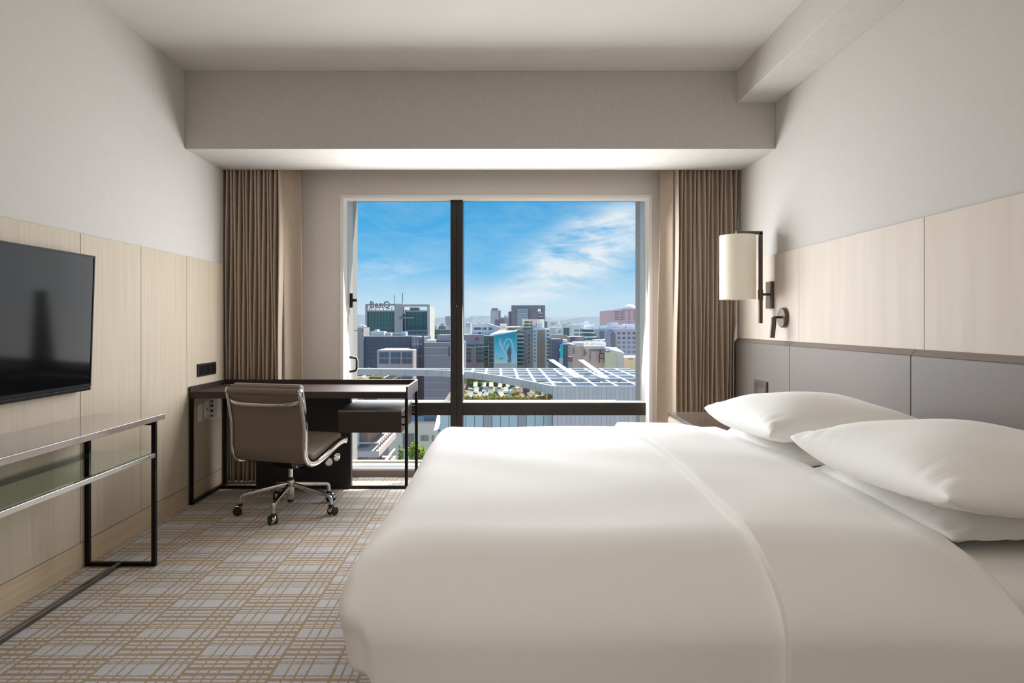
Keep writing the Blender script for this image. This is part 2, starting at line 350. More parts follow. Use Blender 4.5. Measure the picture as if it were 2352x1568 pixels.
# wood wainscot, panel by panel, on both long walls
ed = [-1.79, -1.23, -.67, -.11, .45, 1.01, 1.57, 2.13, 2.70, 3.27, 3.825, 4.388, 4.975]
for a, b in zip(ed, ed[1:]):
    if b > .4: obj('wood_panel', MB().box((XL, a + .0018, .124), (-1.998, b - .0018, 1.606)), M['wood'], wl, bevel=.001)
obj('panel_backing', MB().box((XL, .4, .02), (-2.006, 4.975, 1.600)), M['gap'], wl)
bl = struct('baseboard_left', MB().box((XL, .4, 0), (-1.998, 4.975, .12)), M['woodh'], bevel=.001)
ed = [-.71, .475, 1.66, 2.845, 4.03, 5.2]
for a, b in zip(ed, ed[1:]):
    if b > .6: obj('wood_panel', MB().box((1.778, a + .0015, .9), (XR, b - .0015, 1.618)), M['woodr'], wr, bevel=.001)
obj('panel_backing', MB().box((1.784, .4, .9), (XR, 5.2, 1.612)), M['gap'], wr)

struct('trim_3', MB().box((WX0 - .06, YF - .012, 0), (WX1 + .06, YF + .01, .052)), M['kerb'], bevel=.002)  # thin board added over the kerb to carry its painted shade
# window: frame, mullion, transom, four panes, handles
wn = bpy.data.objects.new('window_1', None); COL.objects.link(wn); wn.location = (0, 5.4, WZ0); wn['kind'] = 'structure'
obj('reveal_lining', ring(WX0 + .004, WX1 - .004, WZ0 + .002, WZ1 - .003, WX0 - .02, WX1 + .02, WZ0 - .02, WZ1 + .02, YF - .004, 5.365), M['white'], wn)
obj('jamb', MB().box((WX0 - .05, 5.365, .03), (-1.171, 5.52, 2.2)), M['alu'], wn, bevel=.002)
obj('jamb', MB().box((1.150, 5.365, .03), (WX1 + .05, 5.52, 2.2)), M['alu'], wn, bevel=.002)
obj('head_rail', MB().box((WX0, 5.38, 2.155), (WX1, 5.52, 2.24)), M['bronze'], wn)
obj('sill', MB().box((WX0, 5.21, .04), (WX1, 5.52, .063)), M['alu'], wn, bevel=.002)
obj('sill_step', MB().box((WX0, 5.44, .063), (WX1, 5.50, .075)), M['alu'], wn, bevel=.002)
for a, b in ((-.3667, -.3205), (-.3175, -.271)):
    obj('mullion', MB().box((a, 5.30, .063), (b, 5.52, 2.16)), M['bronze'], wn, bevel=.002)
obj('mullion_gasket', MB().box((-.3215, 5.306, .063), (-.3165, 5.515, 2.16)), M['frame'], wn)
for a, b in ((WX0 + .012, -.3667), (-.271, WX1 - .005)):
    obj('transom', MB().box((a, 5.32, .457), (b, 5.50, .553)), M['bronze'], wn, bevel=.002)
    obj('transom_sill', MB().box((a, 5.325, .553), (b, 5.50, .557)), M['alu'], wn)
    for z0, z1 in ((.557, 2.16), (.075, .457)):
        obj('pane', MB().box((a, 5.466, z0), (b, 5.472, z1)), M['glass'], wn)
obj('blind_cord', MB().tube([(1.148, 5.27, z) for z in (2.13, 1.2, .3)], .004, 6), M['white'], wn)
h = obj('window_handle', MB().box((-1.171, 5.405, 1.298), (-1.150, 5.43, 1.412)), M['frame'], wn, bevel=.003)
obj('lever', MB().box((-1.150, 5.41, 1.345), (-1.118, 5.425, 1.368)), M['frame'], h, bevel=.003)
obj('window_handle', MB().sweep(smooth_pts([(-1.171, 5.40, .905), (-1.125, 5.40, .90), (-1.114, 5.40, .88), (-1.114, 5.40, .84), (-1.114, 5.40, .82), (-1.125, 5.40, .80), (-1.171, 5.40, .792)], 3), rrect(.008, .009, .003), up=(0, 1, 0)), M['frame'], wn, smooth='auto')
# granite cladding outside the window
gr = struct('wall_outside', ring(-1.196, 1.176, -.2, 2.24, -2.6, 2.6, -2.2, 4.2, 5.53, 5.56), M['gap'])
for x0, x1 in ((-2.5, -1.180), (1.160, 2.5)):
    for z0, z1 in ((-2.0, -.45), (-.445, 1.105), (1.115, 2.3), (2.305, 4)):
        obj('granite_slab', MB().box((x0, 5.56, z0), (x1, 5.75, z1)), M['granite'], gr, bevel=.003)
obj('granite_slab', MB().box((-1.180, 5.56, 2.225), (1.160, 5.75, 3.2)), M['granite'], gr, bevel=.003)
obj('granite_slab', MB().box((-1.180, 5.54, -.6), (1.160, 5.72, .02)), M['granite'], gr, bevel=.003)

# ------------------------------------------------------------------ curtains
def curtain(x0, x1, n, edge, label, seed, pinch=None):
    r = random.Random(seed); ph = [r.uniform(-.15, .15) for _ in range(n + 2)]; am = [r.uniform(.92, 1.06) for _ in range(n + 2)]
    sgn = 1 if edge > x1 else -1
    def fn(t, s):                       # t across the folds, s up
        z = .015 + s * 2.5; k = t * n; i = int(min(k, n - 1e-6)); f = k - i
        aa = am[i] * (1 - f) + am[i + 1] * f; pp = ph[i] * (1 - f) + ph[i + 1] * f
        sway = .008 * math.sin(z * 1.7 + i * .9 + seed) * (1 - s) + .006 * math.sin(z * 3.1 + i * 2.1)
        a = 2 * PI * (k + .12 * pp)
        x = x0 + (x1 - x0) * t + sway
        if pinch: x = min(x, pinch(z))
        return (x, 5.035 + .030 * aa * math.cos(a) + .006 * math.sin(z * 2 + i), z)
    root = thing('curtain', label, 'curtain', ((x0 + x1) / 2, 5.03, 0))
    obj('pleats', MB().grid(n * 22, 26, fn), M['curtain'], root, smooth=True, solid=.003)
    def fe(t, s):
        z = .015 + s * 2.5; flare = (.035 * (1 - s) ** 1.5) * sgn
        return (x1 + (edge - x1) * t + flare * t + .004 * math.sin(z * 2.3 + t * 3), 5.055 + .035 * math.sin(t * PI) - .0 + .045 * t * t + .01 * math.sin(z * 1.4), z)
    obj('leading_edge', MB().grid(14, 26, fe), M['curtain'], root, smooth=True, solid=.003)
    return root
curtain(-2.005, -1.59, 14, -1.475, 'long brown pleated drape left of the window, behind the desk', 3)
curtain(1.765, 1.305, 14, 1.215, 'long brown pleated drape right of the window, behind the nightstand', 5, lambda z: 1.785 if z > 1.15 else 1.735)

# ------------------------------------------------------------------ bed
bed = thing('bed', 'wide double bed with white mattress under the white duvet', 'bed', (.75, 2.4, 0))
obj('bed_base', MB().box((-.2, 1.47, .0), (1.72, 3.33, .30)), M['deskpanel'], bed, bevel=.01)
obj('mattress', rbox((-.24, 1.425, .305), (1.742, 3.375, .635), (.06, .06, .06), (.02, .06, .06), (10, 10, 3)), M['sheet'], bed, smooth=True)
def dnoise(x, y, z, s): return math.sin(x * 7.1 * s + 1.3 * math.sin(y * 5.3 * s)) * math.sin(y * 6.3 * s + 1.1 * math.sin(z * 9 * s + x * 3.1))
def ss(a, b, x):
    t = max(0, min(1, (x - a) / (b - a))); return t * t * (3 - 2 * t)
def bed_disp(off):
    def f(w):
        x, y, z = w
        top = ss(.5, .66, z)
        dome = .022 * math.sin(max(0, min(1, (y - 1.38) / 2.05)) * PI)
        z += top * (dome - .008) + .004 * dnoise(x, y, z, 1) * top
        # hanging sides
        side = 1 - ss(.45, .62, z)
        if y < 1.7: y += -.006 * side * math.sin(x * 6 + 1)
        if y < 1.6:
            cr = -.262 + .05 * (.60 - z); kf = (1 - ss(cr - .016, cr + .016, x)) * (1 - ss(1.48, 1.6, y))
            if z < .60: y += .020 * kf * (1 - ss(.52, .60, z)); z = .60 - (.60 - z) * (1 - .27 * kf)
        g2 = math.exp(-((x + .31) / .13) ** 2 - ((y - 1.45) / .15) ** 2 - ((z - .63) / .13) ** 2)
        x -= .002 * g2; y -= .050 * g2; z += .022 * g2
        x -= .024 * math.exp(-((y - 1.62) / .34) ** 2 - ((x + .31) / .12) ** 2 - ((z - .64) / .10) ** 2)
        # pinched corner of the cover
        g = math.exp(-(((x + .300) / .032) ** 2 + ((y - 1.395) / .045) ** 2 + ((z - .650) / .035) ** 2))
        y -= .004 * g; z += .004 * g
        return Vector((x, y, z))
    return f
dv = thing('duvet', 'smooth white duvet spread over the bed with a turned-down top edge', 'duvet', (.4, 2.4, .64))
obj('cover', rbox((-.325, 1.365, .33), (1.06, 3.44, .686), (.12, .30, .10), (.02, .20, .16), (64, 100, 8), ('z-', 'x+'), bed_disp(0), k=14, pxy=5), M['duvet'], dv, smooth=True, solid=-.02)
def fold_disp(w):
    w = bed_disp(0)(w); x, y, z = w
    lift = .006 * math.sin(y * 5 + 1)
    x += .010 * math.sin(y * 3.3) * (1 - ss(.6, .75, x)) + .012 * math.sin(y * 2.4 + .6) * ss(.95, 1.09, x)
    z -= .03 * ss(.82, 1.08, x) * ss(.5, .64, z)
    return Vector((x, y, z))
fo = obj('turned_down_fold', rbox((.585, 1.345, .33), (1.10, 3.46, .704), (.006, .30, .10), (.045, .20, .17), (30, 100, 8), ('z-',), fold_disp, k=14, pxy=5), M['sheet'], dv, smooth=True)
fo['label'] = 'white turned-down fold with a crisp left edge'

def pillow(name, label, c, L, Wd, T, flat=.45, tilt=(0, 0), seed=0, rot=0, droop=0, pinch=.055, corner=0):
    mb = MB(); nu, nv = 30, 34; ids = {}
    r = random.Random(seed); q = [r.uniform(0, 6) for _ in range(6)]
    def pos(i, j, sgn):
        u = -1 + 2 * i / nu; v = -1 + 2 * j / nv
        u = math.sin(u * PI / 2 * .98) / math.sin(PI / 2 * .98); v = math.sin(v * PI / 2 * .98) / math.sin(PI / 2 * .98)
        hgt = ((1 - u * u) * (1 - v * v)) ** .34
        wr = 1 + .05 * math.sin(u * 4 + q[0]) * math.sin(v * 5 + q[1])
        z = T * (1 - flat) * hgt * wr if sgn > 0 else -T * flat * ((1 - u ** 4) * (1 - v ** 4)) ** .55
        x = Wd / 2 * u * (1 - pinch * (1 - v * v) ** 1.0 * abs(u)); y = L / 2 * v * (1 - .045 * (1 - u * u) * abs(v))
        edge = max(abs(u), abs(v))
        z += .012 * math.sin(3 * u + q[2]) * math.sin(3.5 * v + q[3]) * (edge > .8) * (edge - .8) * 5
        z += .0035 * math.sin(v * 34 + q[4]) * ss(.72, .9, abs(u)) * (1 - ss(.93, 1, abs(u))) + .0035 * math.sin(u * 30 + q[5]) * ss(.72, .9, abs(v)) * (1 - ss(.93, 1, abs(v)))
        z -= droop * ss(-.45, -1, u) + corner * (u * v) ** 4
        return Vector((x, y, z + tilt[0] * x + tilt[1] * y))
    ca, sa = math.cos(rot), math.sin(rot)
    def vid(i, j, sgn):
        b = i in (0, nu) or j in (0, nv); k = (i, j, 0 if b else sgn)
        if k not in ids:
            p = pos(i, j, sgn)
            ids[k] = len(mb.v); mb.v.append((c[0] + ca * p.x - sa * p.y, c[1] + sa * p.x + ca * p.y, c[2] + p.z))
        return ids[k]
    for sgn in (1, -1):
        for i in range(nu):
            for j in range(nv):
                f = (vid(i, j, sgn), vid(i + 1, j, sgn), vid(i + 1, j + 1, sgn), vid(i, j + 1, sgn)); mb.f.append(f if sgn > 0 else f[::-1])
    o = obj(name, mb, M['pillow'], smooth=True)
    return tag(o, label, 'pillow', 'bed pillows')
pillow('pillow', 'white pillow lying under another, at the window end of the bed', (1.375, 2.80, .682), .74, .67, .10, .3, (.02, 0), 1, 0, 0, -.02, 0)
pillow('pillow', 'white pillow on top of the stack nearer the window', (1.29, 2.76, .744), .76, .68, .162, .07, (-.055, 0), 2, .0, .012, .05, -.03)
pillow('pillow', 'white pillow lying under another, at the near side of the bed', (1.390, 1.955, .682), .76, .68, .10, .3, (.02, 0), 3, 0, 0, -.02, 0)
pillow('pillow', 'white pillow on top of the nearer stack, largest in view', (1.30, 1.845, .752), .79, .68, .158, .06, (-.06, 0), 4, .0, .012, .05, -.035)

# headboard
hb = thing('headboard', 'long grey taupe leather headboard with sloping top edge along the right wall', 'headboard', (1.77, 2.8, .25))
for a, b in ((4.100, 5.06), (2.896, 4.100), (1.69, 2.896), (.485, 1.69)):
    obj('cushion_panel', MB().prism([(1.79, .25), (1.754, .25), (1.752, .26), (1.752, 1.036), (1.755, 1.040), (1.79, 1.040)], a + .0022, b - .0022), M['head'], hb, bevel=.0025)
    obj('top_trim', MB().prism([(1.754, 1.0405), (1.776, 1.064), (1.777, 1.066), (1.79, 1.066), (1.79, 1.0405)], a + .0015, b - .0015), M['trim'], hb, bevel=.001)
obj('backing_rail', MB().box((1.765, .49, .26), (1.79, 5.05, 1.045)), M['gap'], hb)

# nightstand
ns = thing('nightstand', 'low bedside cabinet with dark stone top between bed and right curtain', 'nightstand', (1.45, 4.05, 0))
NX = 1.147
obj('cabinet_body', MB().box((NX + .006, 3.56, .06), (1.745, 4.585, .556)), M['woodh'], ns, bevel=.002)
obj('top', MB().box((NX, 3.55, .556), (1.748, 4.60, .578)), vary(mat('dark_stone_top', (112, 98, 90), .22), (86, 75, 70), (3, 20, 20), 2), ns, bevel=.001)
obj('edge_strip', MB().box((NX - .004, 3.55, .566), (NX + .006, 4.60, .580)), M['steel'], ns)
obj('plinth', MB().box((NX + .05, 3.6, 0), (1.745, 4.55, .06)), M['frame'], ns)
dr = obj('drawer', MB().box((NX - .006, 3.58, .31), (NX + .01, 4.57, .54)), M['wood'], ns, bevel=.002)
obj('handle', MB().box((NX - .02, 3.95, .42), (NX - .006, 4.2, .432)), M['steel'], dr, bevel=.002)

# sconce
sc = thing('wall_sconce', 'wall lamp with tall cream drum shade on a dark bracket', 'lamp', (1.778, 4.435, 1.36))
obj('backplate', MB().box((1.759, 4.388, 1.270), (1.778, 4.482, 1.445)), M['lampmetal'], sc, bevel=.002)
obj('arm', MB().box((1.70, 4.427, 1.354), (1.76, 4.443, 1.370)), M['lampmetal'], sc, bevel=.001)
obj('collar', MB().box((1.695, 4.422, 1.328), (1.721, 4.448, 1.392)), M['lampmetal'], sc, bevel=.002)
obj('bracket', MB().sweep([(1.708, 4.435, 1.175), (1.708, 4.435, 1.763)], rrect(.0105, .0105, .001, 1), up=(0, 1, 0)).box((1.549, 4.4245, 1.752), (1.7185, 4.4455, 1.772)).box((1.549, 4.4245, 1.725), (1.568, 4.4455, 1.755)), M['lampmetal'], sc)
obj('finial', MB().lathe([(.006, 0), (.012, .004), (.012, .012), (.004, .016)], (1.5585, 4.435, 1.727), seg=14), M['lampmetal'], sc)
shm = M['shade']
def shade():
    r, z0, z1, sg = .113, 1.328, 1.744, 48; vs = []
    for rr, z in ((r, z0), (r, z1), (r - .003, z1), (r - .003, z0)):
        vs += [(1.5585 + rr * math.cos(2 * PI * k / sg), 4.435 + rr * math.sin(2 * PI * k / sg), z) for k in range(sg)]
    fs = [(i * sg + k, i * sg + (k + 1) % sg, ((i + 1) % 4) * sg + (k + 1) % sg, ((i + 1) % 4) * sg + k) for i in range(4) for k in range(sg)]
    return MB().add(vs, fs)
sh = obj('lamp_shade', shade(), shm, sc, smooth='auto')
obj('diffuser', MB().lathe([(.108, 0), (.108, .004)], (1.5585, 4.435, 1.332), seg=40), M['white'], sc)
obj('top_disc', MB().lathe([(.109, 0), (.109, .003)], (1.5585, 4.435, 1.722), seg=40), M['white'], sc)
# reading lamp
rl = thing('reading_lamp', 'small bronze reading spotlight on round wall plate above the headboard', 'lamp', (1.778, 4.23, 1.21))
obj('wall_plate', MB().lathe([(.055, 0), (.062, .002), (.062, .020), (.059, .023)], (1.778, 4.23, 1.21), (-1, 0, 0), 36), M['lampmetal'], rl, smooth='auto')
obj('arm', MB().tube([(1.757, 4.23, 1.212), (1.715, 4.225, 1.212), (1.708, 4.222, 1.208)], .008, 12), M['lampmetal'], rl, smooth='auto')
obj('spot_head', MB().lathe([(.004, .012), (.011, .010), (.0165, 0), (.0165, -.115), (.014, -.118)], (1.708, 4.222, 1.203), (.10, .02, 1), 20), M['lampmetal'], rl, smooth='auto')
# switch plate on the headboard
sw = thing('switch_plate', 'grey three-gang socket and switch plate set in the headboard', 'switch', (1.752, 4.53, .745))
obj('frame', MB().box((1.740, 4.425, .700), (1.752, 4.635, .795)), M['switch'], sw, bevel=.002)
sk = obj('socket', MB().box((1.737, 4.565, .710), (1.742, 4.628, .785)), M['switch'], sw, bevel=.001)
for y in (4.585, 4.608): obj('socket_hole', MB().box((1.7362, y - .002, .755), (1.738, y + .002, .770)), M['black'], sk)
obj('socket_hole', MB().lathe([(.005, 0), (.005, .0015)], (1.7375, 4.597, .728), (-1, 0, 0), 10), M['black'], sk)
for y0, y1 in ((4.498, 4.560), (4.432, 4.493)):
    obj('rocker', MB().prism([(1.742, .710), (1.733, .712), (1.738, .748), (1.738, .785), (1.742, .785)], y0, y1), M['switch'], sw, bevel=.001)

# ------------------------------------------------------------------ television
tv = thing('television', 'large flat black television mounted on the left wood wall', 'television', (-1.97, 2.71, .86))
def tvp(y0, y1, z0, z1, a, b):             # a slab leaning slightly, screen side towards the room
    k = lambda z: .022 * (z - .857) / .64
    return MB().add([(-1.95 + k(z) + o, y, z) for o in (a, b) for y, z in ((y0, z0), (y1, z0), (y1, z1), (y0, z1))],
                    [(0, 1, 2, 3), (7, 6, 5, 4), (0, 4, 5, 1), (1, 5, 6, 2), (2, 6, 7, 3), (3, 7, 4, 0)])
obj('case', tvp(2.150, 3.272, .857, 1.497, -.030, -.004), M['tvblack'], tv, bevel=.003)
obj('screen', tvp(2.158, 3.264, .889, 1.489, -.006, -.0015), M['screen'], tv)
for a in ((2.150, 3.272, 1.489, 1.497), (2.150, 3.272, .874, .889), (2.150, 2.158, .889, 1.489), (3.264, 3.272, .889, 1.489)):
    obj('bezel', tvp(*a, -.006, 0.001), M['tvblack'], tv)
obj('chin_bar', tvp(2.155, 3.267, .857, .873, -.006, .004), M['tvblack'], tv, bevel=.003)
obj('wall_mount', MB().box((-1.999, 2.5, 1.0), (-1.972, 2.9, 1.36)), M['black'], tv)

# ------------------------------------------------------------------ console table
ct = thing('console_table', 'narrow console table under the television with dark metal frame', 'table', (-1.82, 2.55, 0))
obj('tabletop', MB().box((-1.997, 1.75, .701), (-1.650, 3.39, .728)), M['console'], ct, bevel=.0015)
for y in (3.31, 1.83):
    for x in (-1.665, -1.986):
        obj('leg', MB().box((x - .010, y - .010, 0), (x + .010, y + .010, .701)), M['frame'], ct, bevel=.001)
    obj('floor_bar', MB().box((-1.976, y - .010, 0), (-1.675, y + .010, .020)), M['frame'], ct, bevel=.001)
    obj('top_bar', MB().box((-1.976, y - .010, .683), (-1.675, y + .010, .701)), M['frame'], ct, bevel=.001)
obj('stretcher', MB().box((-1.838, 1.84, 0), (-1.818, 3.30, .020)), M['barsteel'], ct, bevel=.001)
for x in (-1.665, -1.986):
    q = obj('shelf_rail', MB().box((x - .008, 1.84, .527), (x + .010, 3.30, .548)), M['steel'] if x > -1.8 else M['frame'], ct, bevel=.001)
gs = obj('glass_shelf', MB().box((-1.990, 1.835, .549), (-1.658, 3.315, .557)), M['shelfglass'], ct)
gs['label'] = 'clear greenish glass shelf'

# ------------------------------------------------------------------ desk
dk = thing('desk', 'dark wooden writing desk with raised rim under the window at left', 'desk', (-1.3, 4.69, 0))
DX0, DX1, DY0, DY1 = -1.990, -.580, 4.41, 4.97
obj('tabletop', MB().box((DX0 + .012, DY0, .689), (DX1 - .012, DY1 - .012, .7305)), M['desk'], dk, bevel=.0015)
obj('inlay', MB().box((DX0 + .014, DY0 + .006, .7305), (DX1 - .014, DY1 - .014, .7322)), M['desktop'], dk)
obj('rim', MB().box((DX0, DY0 - .003, .689), (DX0 + .011, DY1, .766)), M['desk'], dk, bevel=.001)
obj('rim', MB().box((DX1 - .011, DY0 - .003, .689), (DX1, DY1, .766)), M['desk'], dk, bevel=.001)
obj('rim', MB().box((DX0 + .011, DY1 - .011, .689), (DX1 - .011, DY1, .766)), M['desk'], dk, bevel=.001)
for x in (DX0 + .010, DX1 - .010):
    for y in (DY0 + .008, DY1 - .012):
        obj('leg', MB().box((x - .010, y - .010, 0), (x + .010, y + .010, .689)), M['frame'], dk, bevel=.001)
obj('floor_bar', MB().box((DX0, DY0 + .018, 0), (DX0 + .02, DY1 - .022, .022)), M['frame'], dk, bevel=.001)
obj('floor_bar', MB().box((DX1 - .02, DY0 + .018, 0), (DX1, DY1 - .022, .022)), M['frame'], dk, bevel=.001)
obj('floor_bar', MB().box((DX0 + .02, 4.845, 0), (-1.714, 4.865, .020)), M['frame'], dk, bevel=.001)
obj('floor_bar', MB().box((-1.042, 4.845, 0), (DX1 - .02, 4.865, .020)), M['frame'], dk, bevel=.001)
obj('back_panel', MB().box((-1.714, 4.845, 0), (-1.042, 4.90, .688)), M['deskpanel'], dk, bevel=.002)
du = obj('drawer_box', MB().box((-1.035, 4.43, .465), (-.622, 4.965, .598)), M['desk'], dk, bevel=.0015)
obj('drawer_top', MB().box((-1.035, 4.425, .598), (-.622, 4.965, .611)), M['drawertop'], du, bevel=.001)
obj('drawer_front', MB().box((-1.030, 4.418, .467), (-.624, 4.430, .597)), M['desk'], du, bevel=.001)
for y in (DY0 + .008, DY1 - .012):
    for z in (.520, .570): obj('peg', MB().box((-.622, y - .006, z - .006), (-.600, y + .006, z + .006)), M['frame'], dk)
obj('cable_grommet', MB().lathe([(.030, 0), (.034, .001), (.034, .004), (.030, .005), (.012, .0045)], (-1.93, 4.90, .7315), seg=24), M['steel'], dk, smooth='auto')

# wall outlets by the desk
po = thing('power_outlet', 'wide black power outlet plate on the wood wall above the desk', 'outlet', (-1.998, 4.68, .86))
obj('plate', MB().box((-1.998, 4.535, .818), (-1.988, 4.825, .903)), M['black'], po, bevel=.002)
for y in (4.585, 4.68, 4.775):
    obj('module', MB().box((-1.989, y - .040, .828), (-1.986, y + .040, .893)), M['frame'], po, bevel=.001)
for y, zc, nm in ((4.58, .576, 'left'), (4.675, .586, 'right')):
    o = thing('socket_plate', 'white socket plate with two small screws under the desk, the one farther from the window' if nm == 'left' else 'white socket plate with small round jack under the desk, in the middle', 'outlet', (-1.998, y, zc))
    obj('plate', MB().box((-1.998, y - .035, zc - .060), (-1.991, y + .035, zc + .060)), M['plate'], o, bevel=.003)
    if nm == 'right': obj('jack', MB().lathe([(.007, 0), (.007, .006), (.003, .006)], (-1.991, y, zc), (1, 0, 0), 14), mat('brass', (170, 130, 60), .3, 1), o)
    else:
        for dz in (-.03, .03): obj('screw', MB().lathe([(.004, 0), (.004, .001)], (-1.991, y, zc + dz), (1, 0, 0), 10), M['steel'], o)
nb = thing('network_box', 'white network box with ports on the wall under the desk, nearest the curtain', 'network box', (-1.998, 4.78, .58))
obj('case', MB().box((-1.998, 4.732, .505), (-1.962, 4.835, .655)), M['plate'], nb, bevel=.003)
for z in (.535, .570, .605, .635): obj('port', MB().box((-1.990, 4.7305, z - .009), (-1.972, 4.733, z + .007)), mat('port_grey', (110, 106, 100), .6) if z in (.535, .635) else M['black'], nb)
obj('status_light', MB().lathe([(.003, 0), (.003, .001)], (-1.962, 4.785, .585), (1, 0, 0), 8), M['steel'], nb)
obj('cable', MB().tube(smooth_pts([(-1.985, 4.78, .655), (-1.985, 4.785, .675), (-1.985, 4.81, .688)], 4), .005, 8), M['black'], nb)

# ------------------------------------------------------------------ office chair (built facing +y at the origin)
ch = thing('office_chair', 'taupe padded swivel chair with polished metal frame at the desk', 'chair')
PR = [(.240, .418), (.19, .416), (.12, .400), (.03, .370), (-.06, .346), (-.12, .338), (-.175, .346), (-.212, .378), (-.226, .43), (-.226, .50), (-.232, .58), (-.250, .67), (-.268, .745), (-.274, .775)]
pc = [Vector((0, u, z)) for u, z in PR]; PC = smooth_pts(pc, 5)
def off(curve, o):                          # offset a side curve towards the sitter
    out = []
    for i, p in enumerate(curve):
        t = (curve[min(i + 1, len(curve) - 1)] - curve[max(i - 1, 0)]).normalized(); n = Vector((0, t.z, -t.y))
        out.append(p + n * o)
    return out
HW = .247
for s in (-1, 1):
    def prof(t, s=s): return rrect(.009, .017, .006, 3)
    obj('side_rail', MB().sweep([p + Vector((s * HW, 0, 0)) for p in PC], prof, up=(1, 0, 0)), M['chrome'], ch, smooth='auto')
    for p in (PC[0], PC[-1]):
        obj('roller_cap', MB().lathe([(.014, 0), (.021, .002), (.021, .012), (.015, .016)], (s * (HW - .006), p.y, p.z), (s, 0, 0), 20), M['chrome'], ch, smooth='auto')
sl = off(PC, .0)
obj('sling', MB().sweep([p for p in sl], [(HW - .010, -.004), (HW - .010, .004), (-HW + .010, .004), (-HW + .010, -.004)], up=(1, 0, 0)), M['leather'], ch, smooth='auto')
# rolls of cloth over the front and top bars
obj('top_roll', MB().tube([(-HW + .0, PC[-1].y, PC[-1].z), (HW - .0, PC[-1].y, PC[-1].z)], .020, 18), M['leather'], ch, smooth='auto')
obj('front_roll', MB().tube([(-HW + .004, PC[0].y, PC[0].z), (HW - .004, PC[0].y, PC[0].z)], .018, 18), M['leather'], ch, smooth='auto')
def arc(i0, i1): return [Vector(p) for p in PC[i0:i1 + 1]]
def pad(i0, i1, th, w=HW - .012, ext=0):
    c = off(PC, .012 + th / 2)[i0:i1 + 1]
    if ext: c = c + [c[-1] + (c[-1] - c[-2]).normalized() * ext * q for q in (.35, .7, 1)]
    n = len(c) - 1
    def prof(t):
        e = min(t, 1 - t) * n; k = min(1, .35 + .65 * math.sin(min(1, e / 1.6) * PI / 2))
        return rrect(w - (1 - k) * .012, th / 2 * k + .001, min(.016, th / 2 * k), 4)
    return MB().sweep(c, prof, up=(1, 0, 0))
N5 = len(PC) - 1
obj('seat_pad', pad(2, 26, .042), M['leather'], ch, smooth='auto')
obj('back_pad', pad(39, 51, .052), M['leather'], ch, smooth='auto')
obj('back_pad', pad(52, N5, .056, ext=.034), M['leather'], ch, smooth='auto')
hp = smooth_pts([(-HW + .004, -.250, .722), (-HW + .03, -.278, .712), (-.15, -.292, .700), (0, -.296, .696), (.15, -.292, .700), (HW - .03, -.278, .712), (HW - .004, -.250, .722)], 5)
obj('back_brace', MB().sweep(hp, rrect(.011, .006, .005, 3)), M['chrome'], ch, smooth='auto')
for s in (-1, 1):
    obj('seat_support', MB().sweep(smooth_pts([(s * (HW - .004), .10, .385), (s * .17, .06, .345), (s * .08, 0, .325), (s * .04, -.02, .322)], 4), rrect(.012, .008, .004, 2)), M['chrome'] if s > 0 else M['frame'], ch, smooth='auto')
    obj('seat_support', MB().sweep(smooth_pts([(s * (HW - .004), -.13, .340), (s * .17, -.09, .325), (s * .08, -.04, .318), (s * .04, -.03, .316)], 4), rrect(.010, .008, .004, 2)), M['frame'], ch, smooth='auto')
obj('tilt_mechanism', MB().prism([(-.095, .325), (-.085, .285), (-.02, .272), (.05, .280), (.105, .315), (.105, .330)], -.065, .065, 'x'), M['frame'], ch, bevel=.006)
obj('tilt_plate', MB().add([(.045, -.05, .325), (.085, -.02, .325), (.045, -.05, .275), (.075, -.03, .285), (.05, -.055, .33), (.03, -.05, .28)], [(0, 1, 3, 2), (0, 4, 5, 2), (0, 1, 4)]), M['chrome'], ch)
kn = obj('tension_knob', MB().lathe([(.012, 0), (.024, .004), (.024, .030), (.018, .036)], (.235, .055, .318), (.5, -.75, -.1), 20), M['chrome'], ch, smooth='auto')
obj('tension_knob', MB().lathe([(.010, 0), (.026, .004), (.026, .012), (.018, .016)], (.255, .11, .335), (.9, -.3, -.1), 20), M['chrome'], ch, smooth='auto')
obj('knob_stem', MB().tube([(.07, .06, .318), (.15, .058, .318), (.235, .060, .32)], .007, 8), M['frame'], ch, smooth='auto')
obj('height_lever', MB().tube(smooth_pts([(.05, .0, .285), (.13, -.02, .275), (.22, -.035, .245), (.25, -.04, .238)], 4), lambda t: .0035 if t < .75 else .006, 8), M['frame'], ch, smooth='auto')
obj('side_lever', MB().tube([(-.06, .02, .31), (-.17, .03, .305), (-.225, .035, .305)], lambda t: .006 if t < .7 else .012, 10), M['black'], ch, smooth='auto')
obj('column', MB().lathe([(.015, .185), (.015, .280)], (0, 0, 0), seg=20), M['chrome'], ch, smooth='auto')
obj('column_ring', MB().lathe([(.0225, .196), (.0225, .212), (.017, .215)], (0, 0, 0), seg=20), M['black'], ch, smooth='auto')
obj('hub', MB().lathe([(.018, .075), (.020, .085), (.023, .12), (.0235, .196)], (0, 0, 0), seg=24), M['chrome'], ch, smooth='auto')
obj('hub_tip', MB().lathe([(.014, .058), (.019, .062), (.019, .078)], (0, 0, 0), seg=20), M['black'], ch, smooth='auto')
CHROT = math.radians(-17)
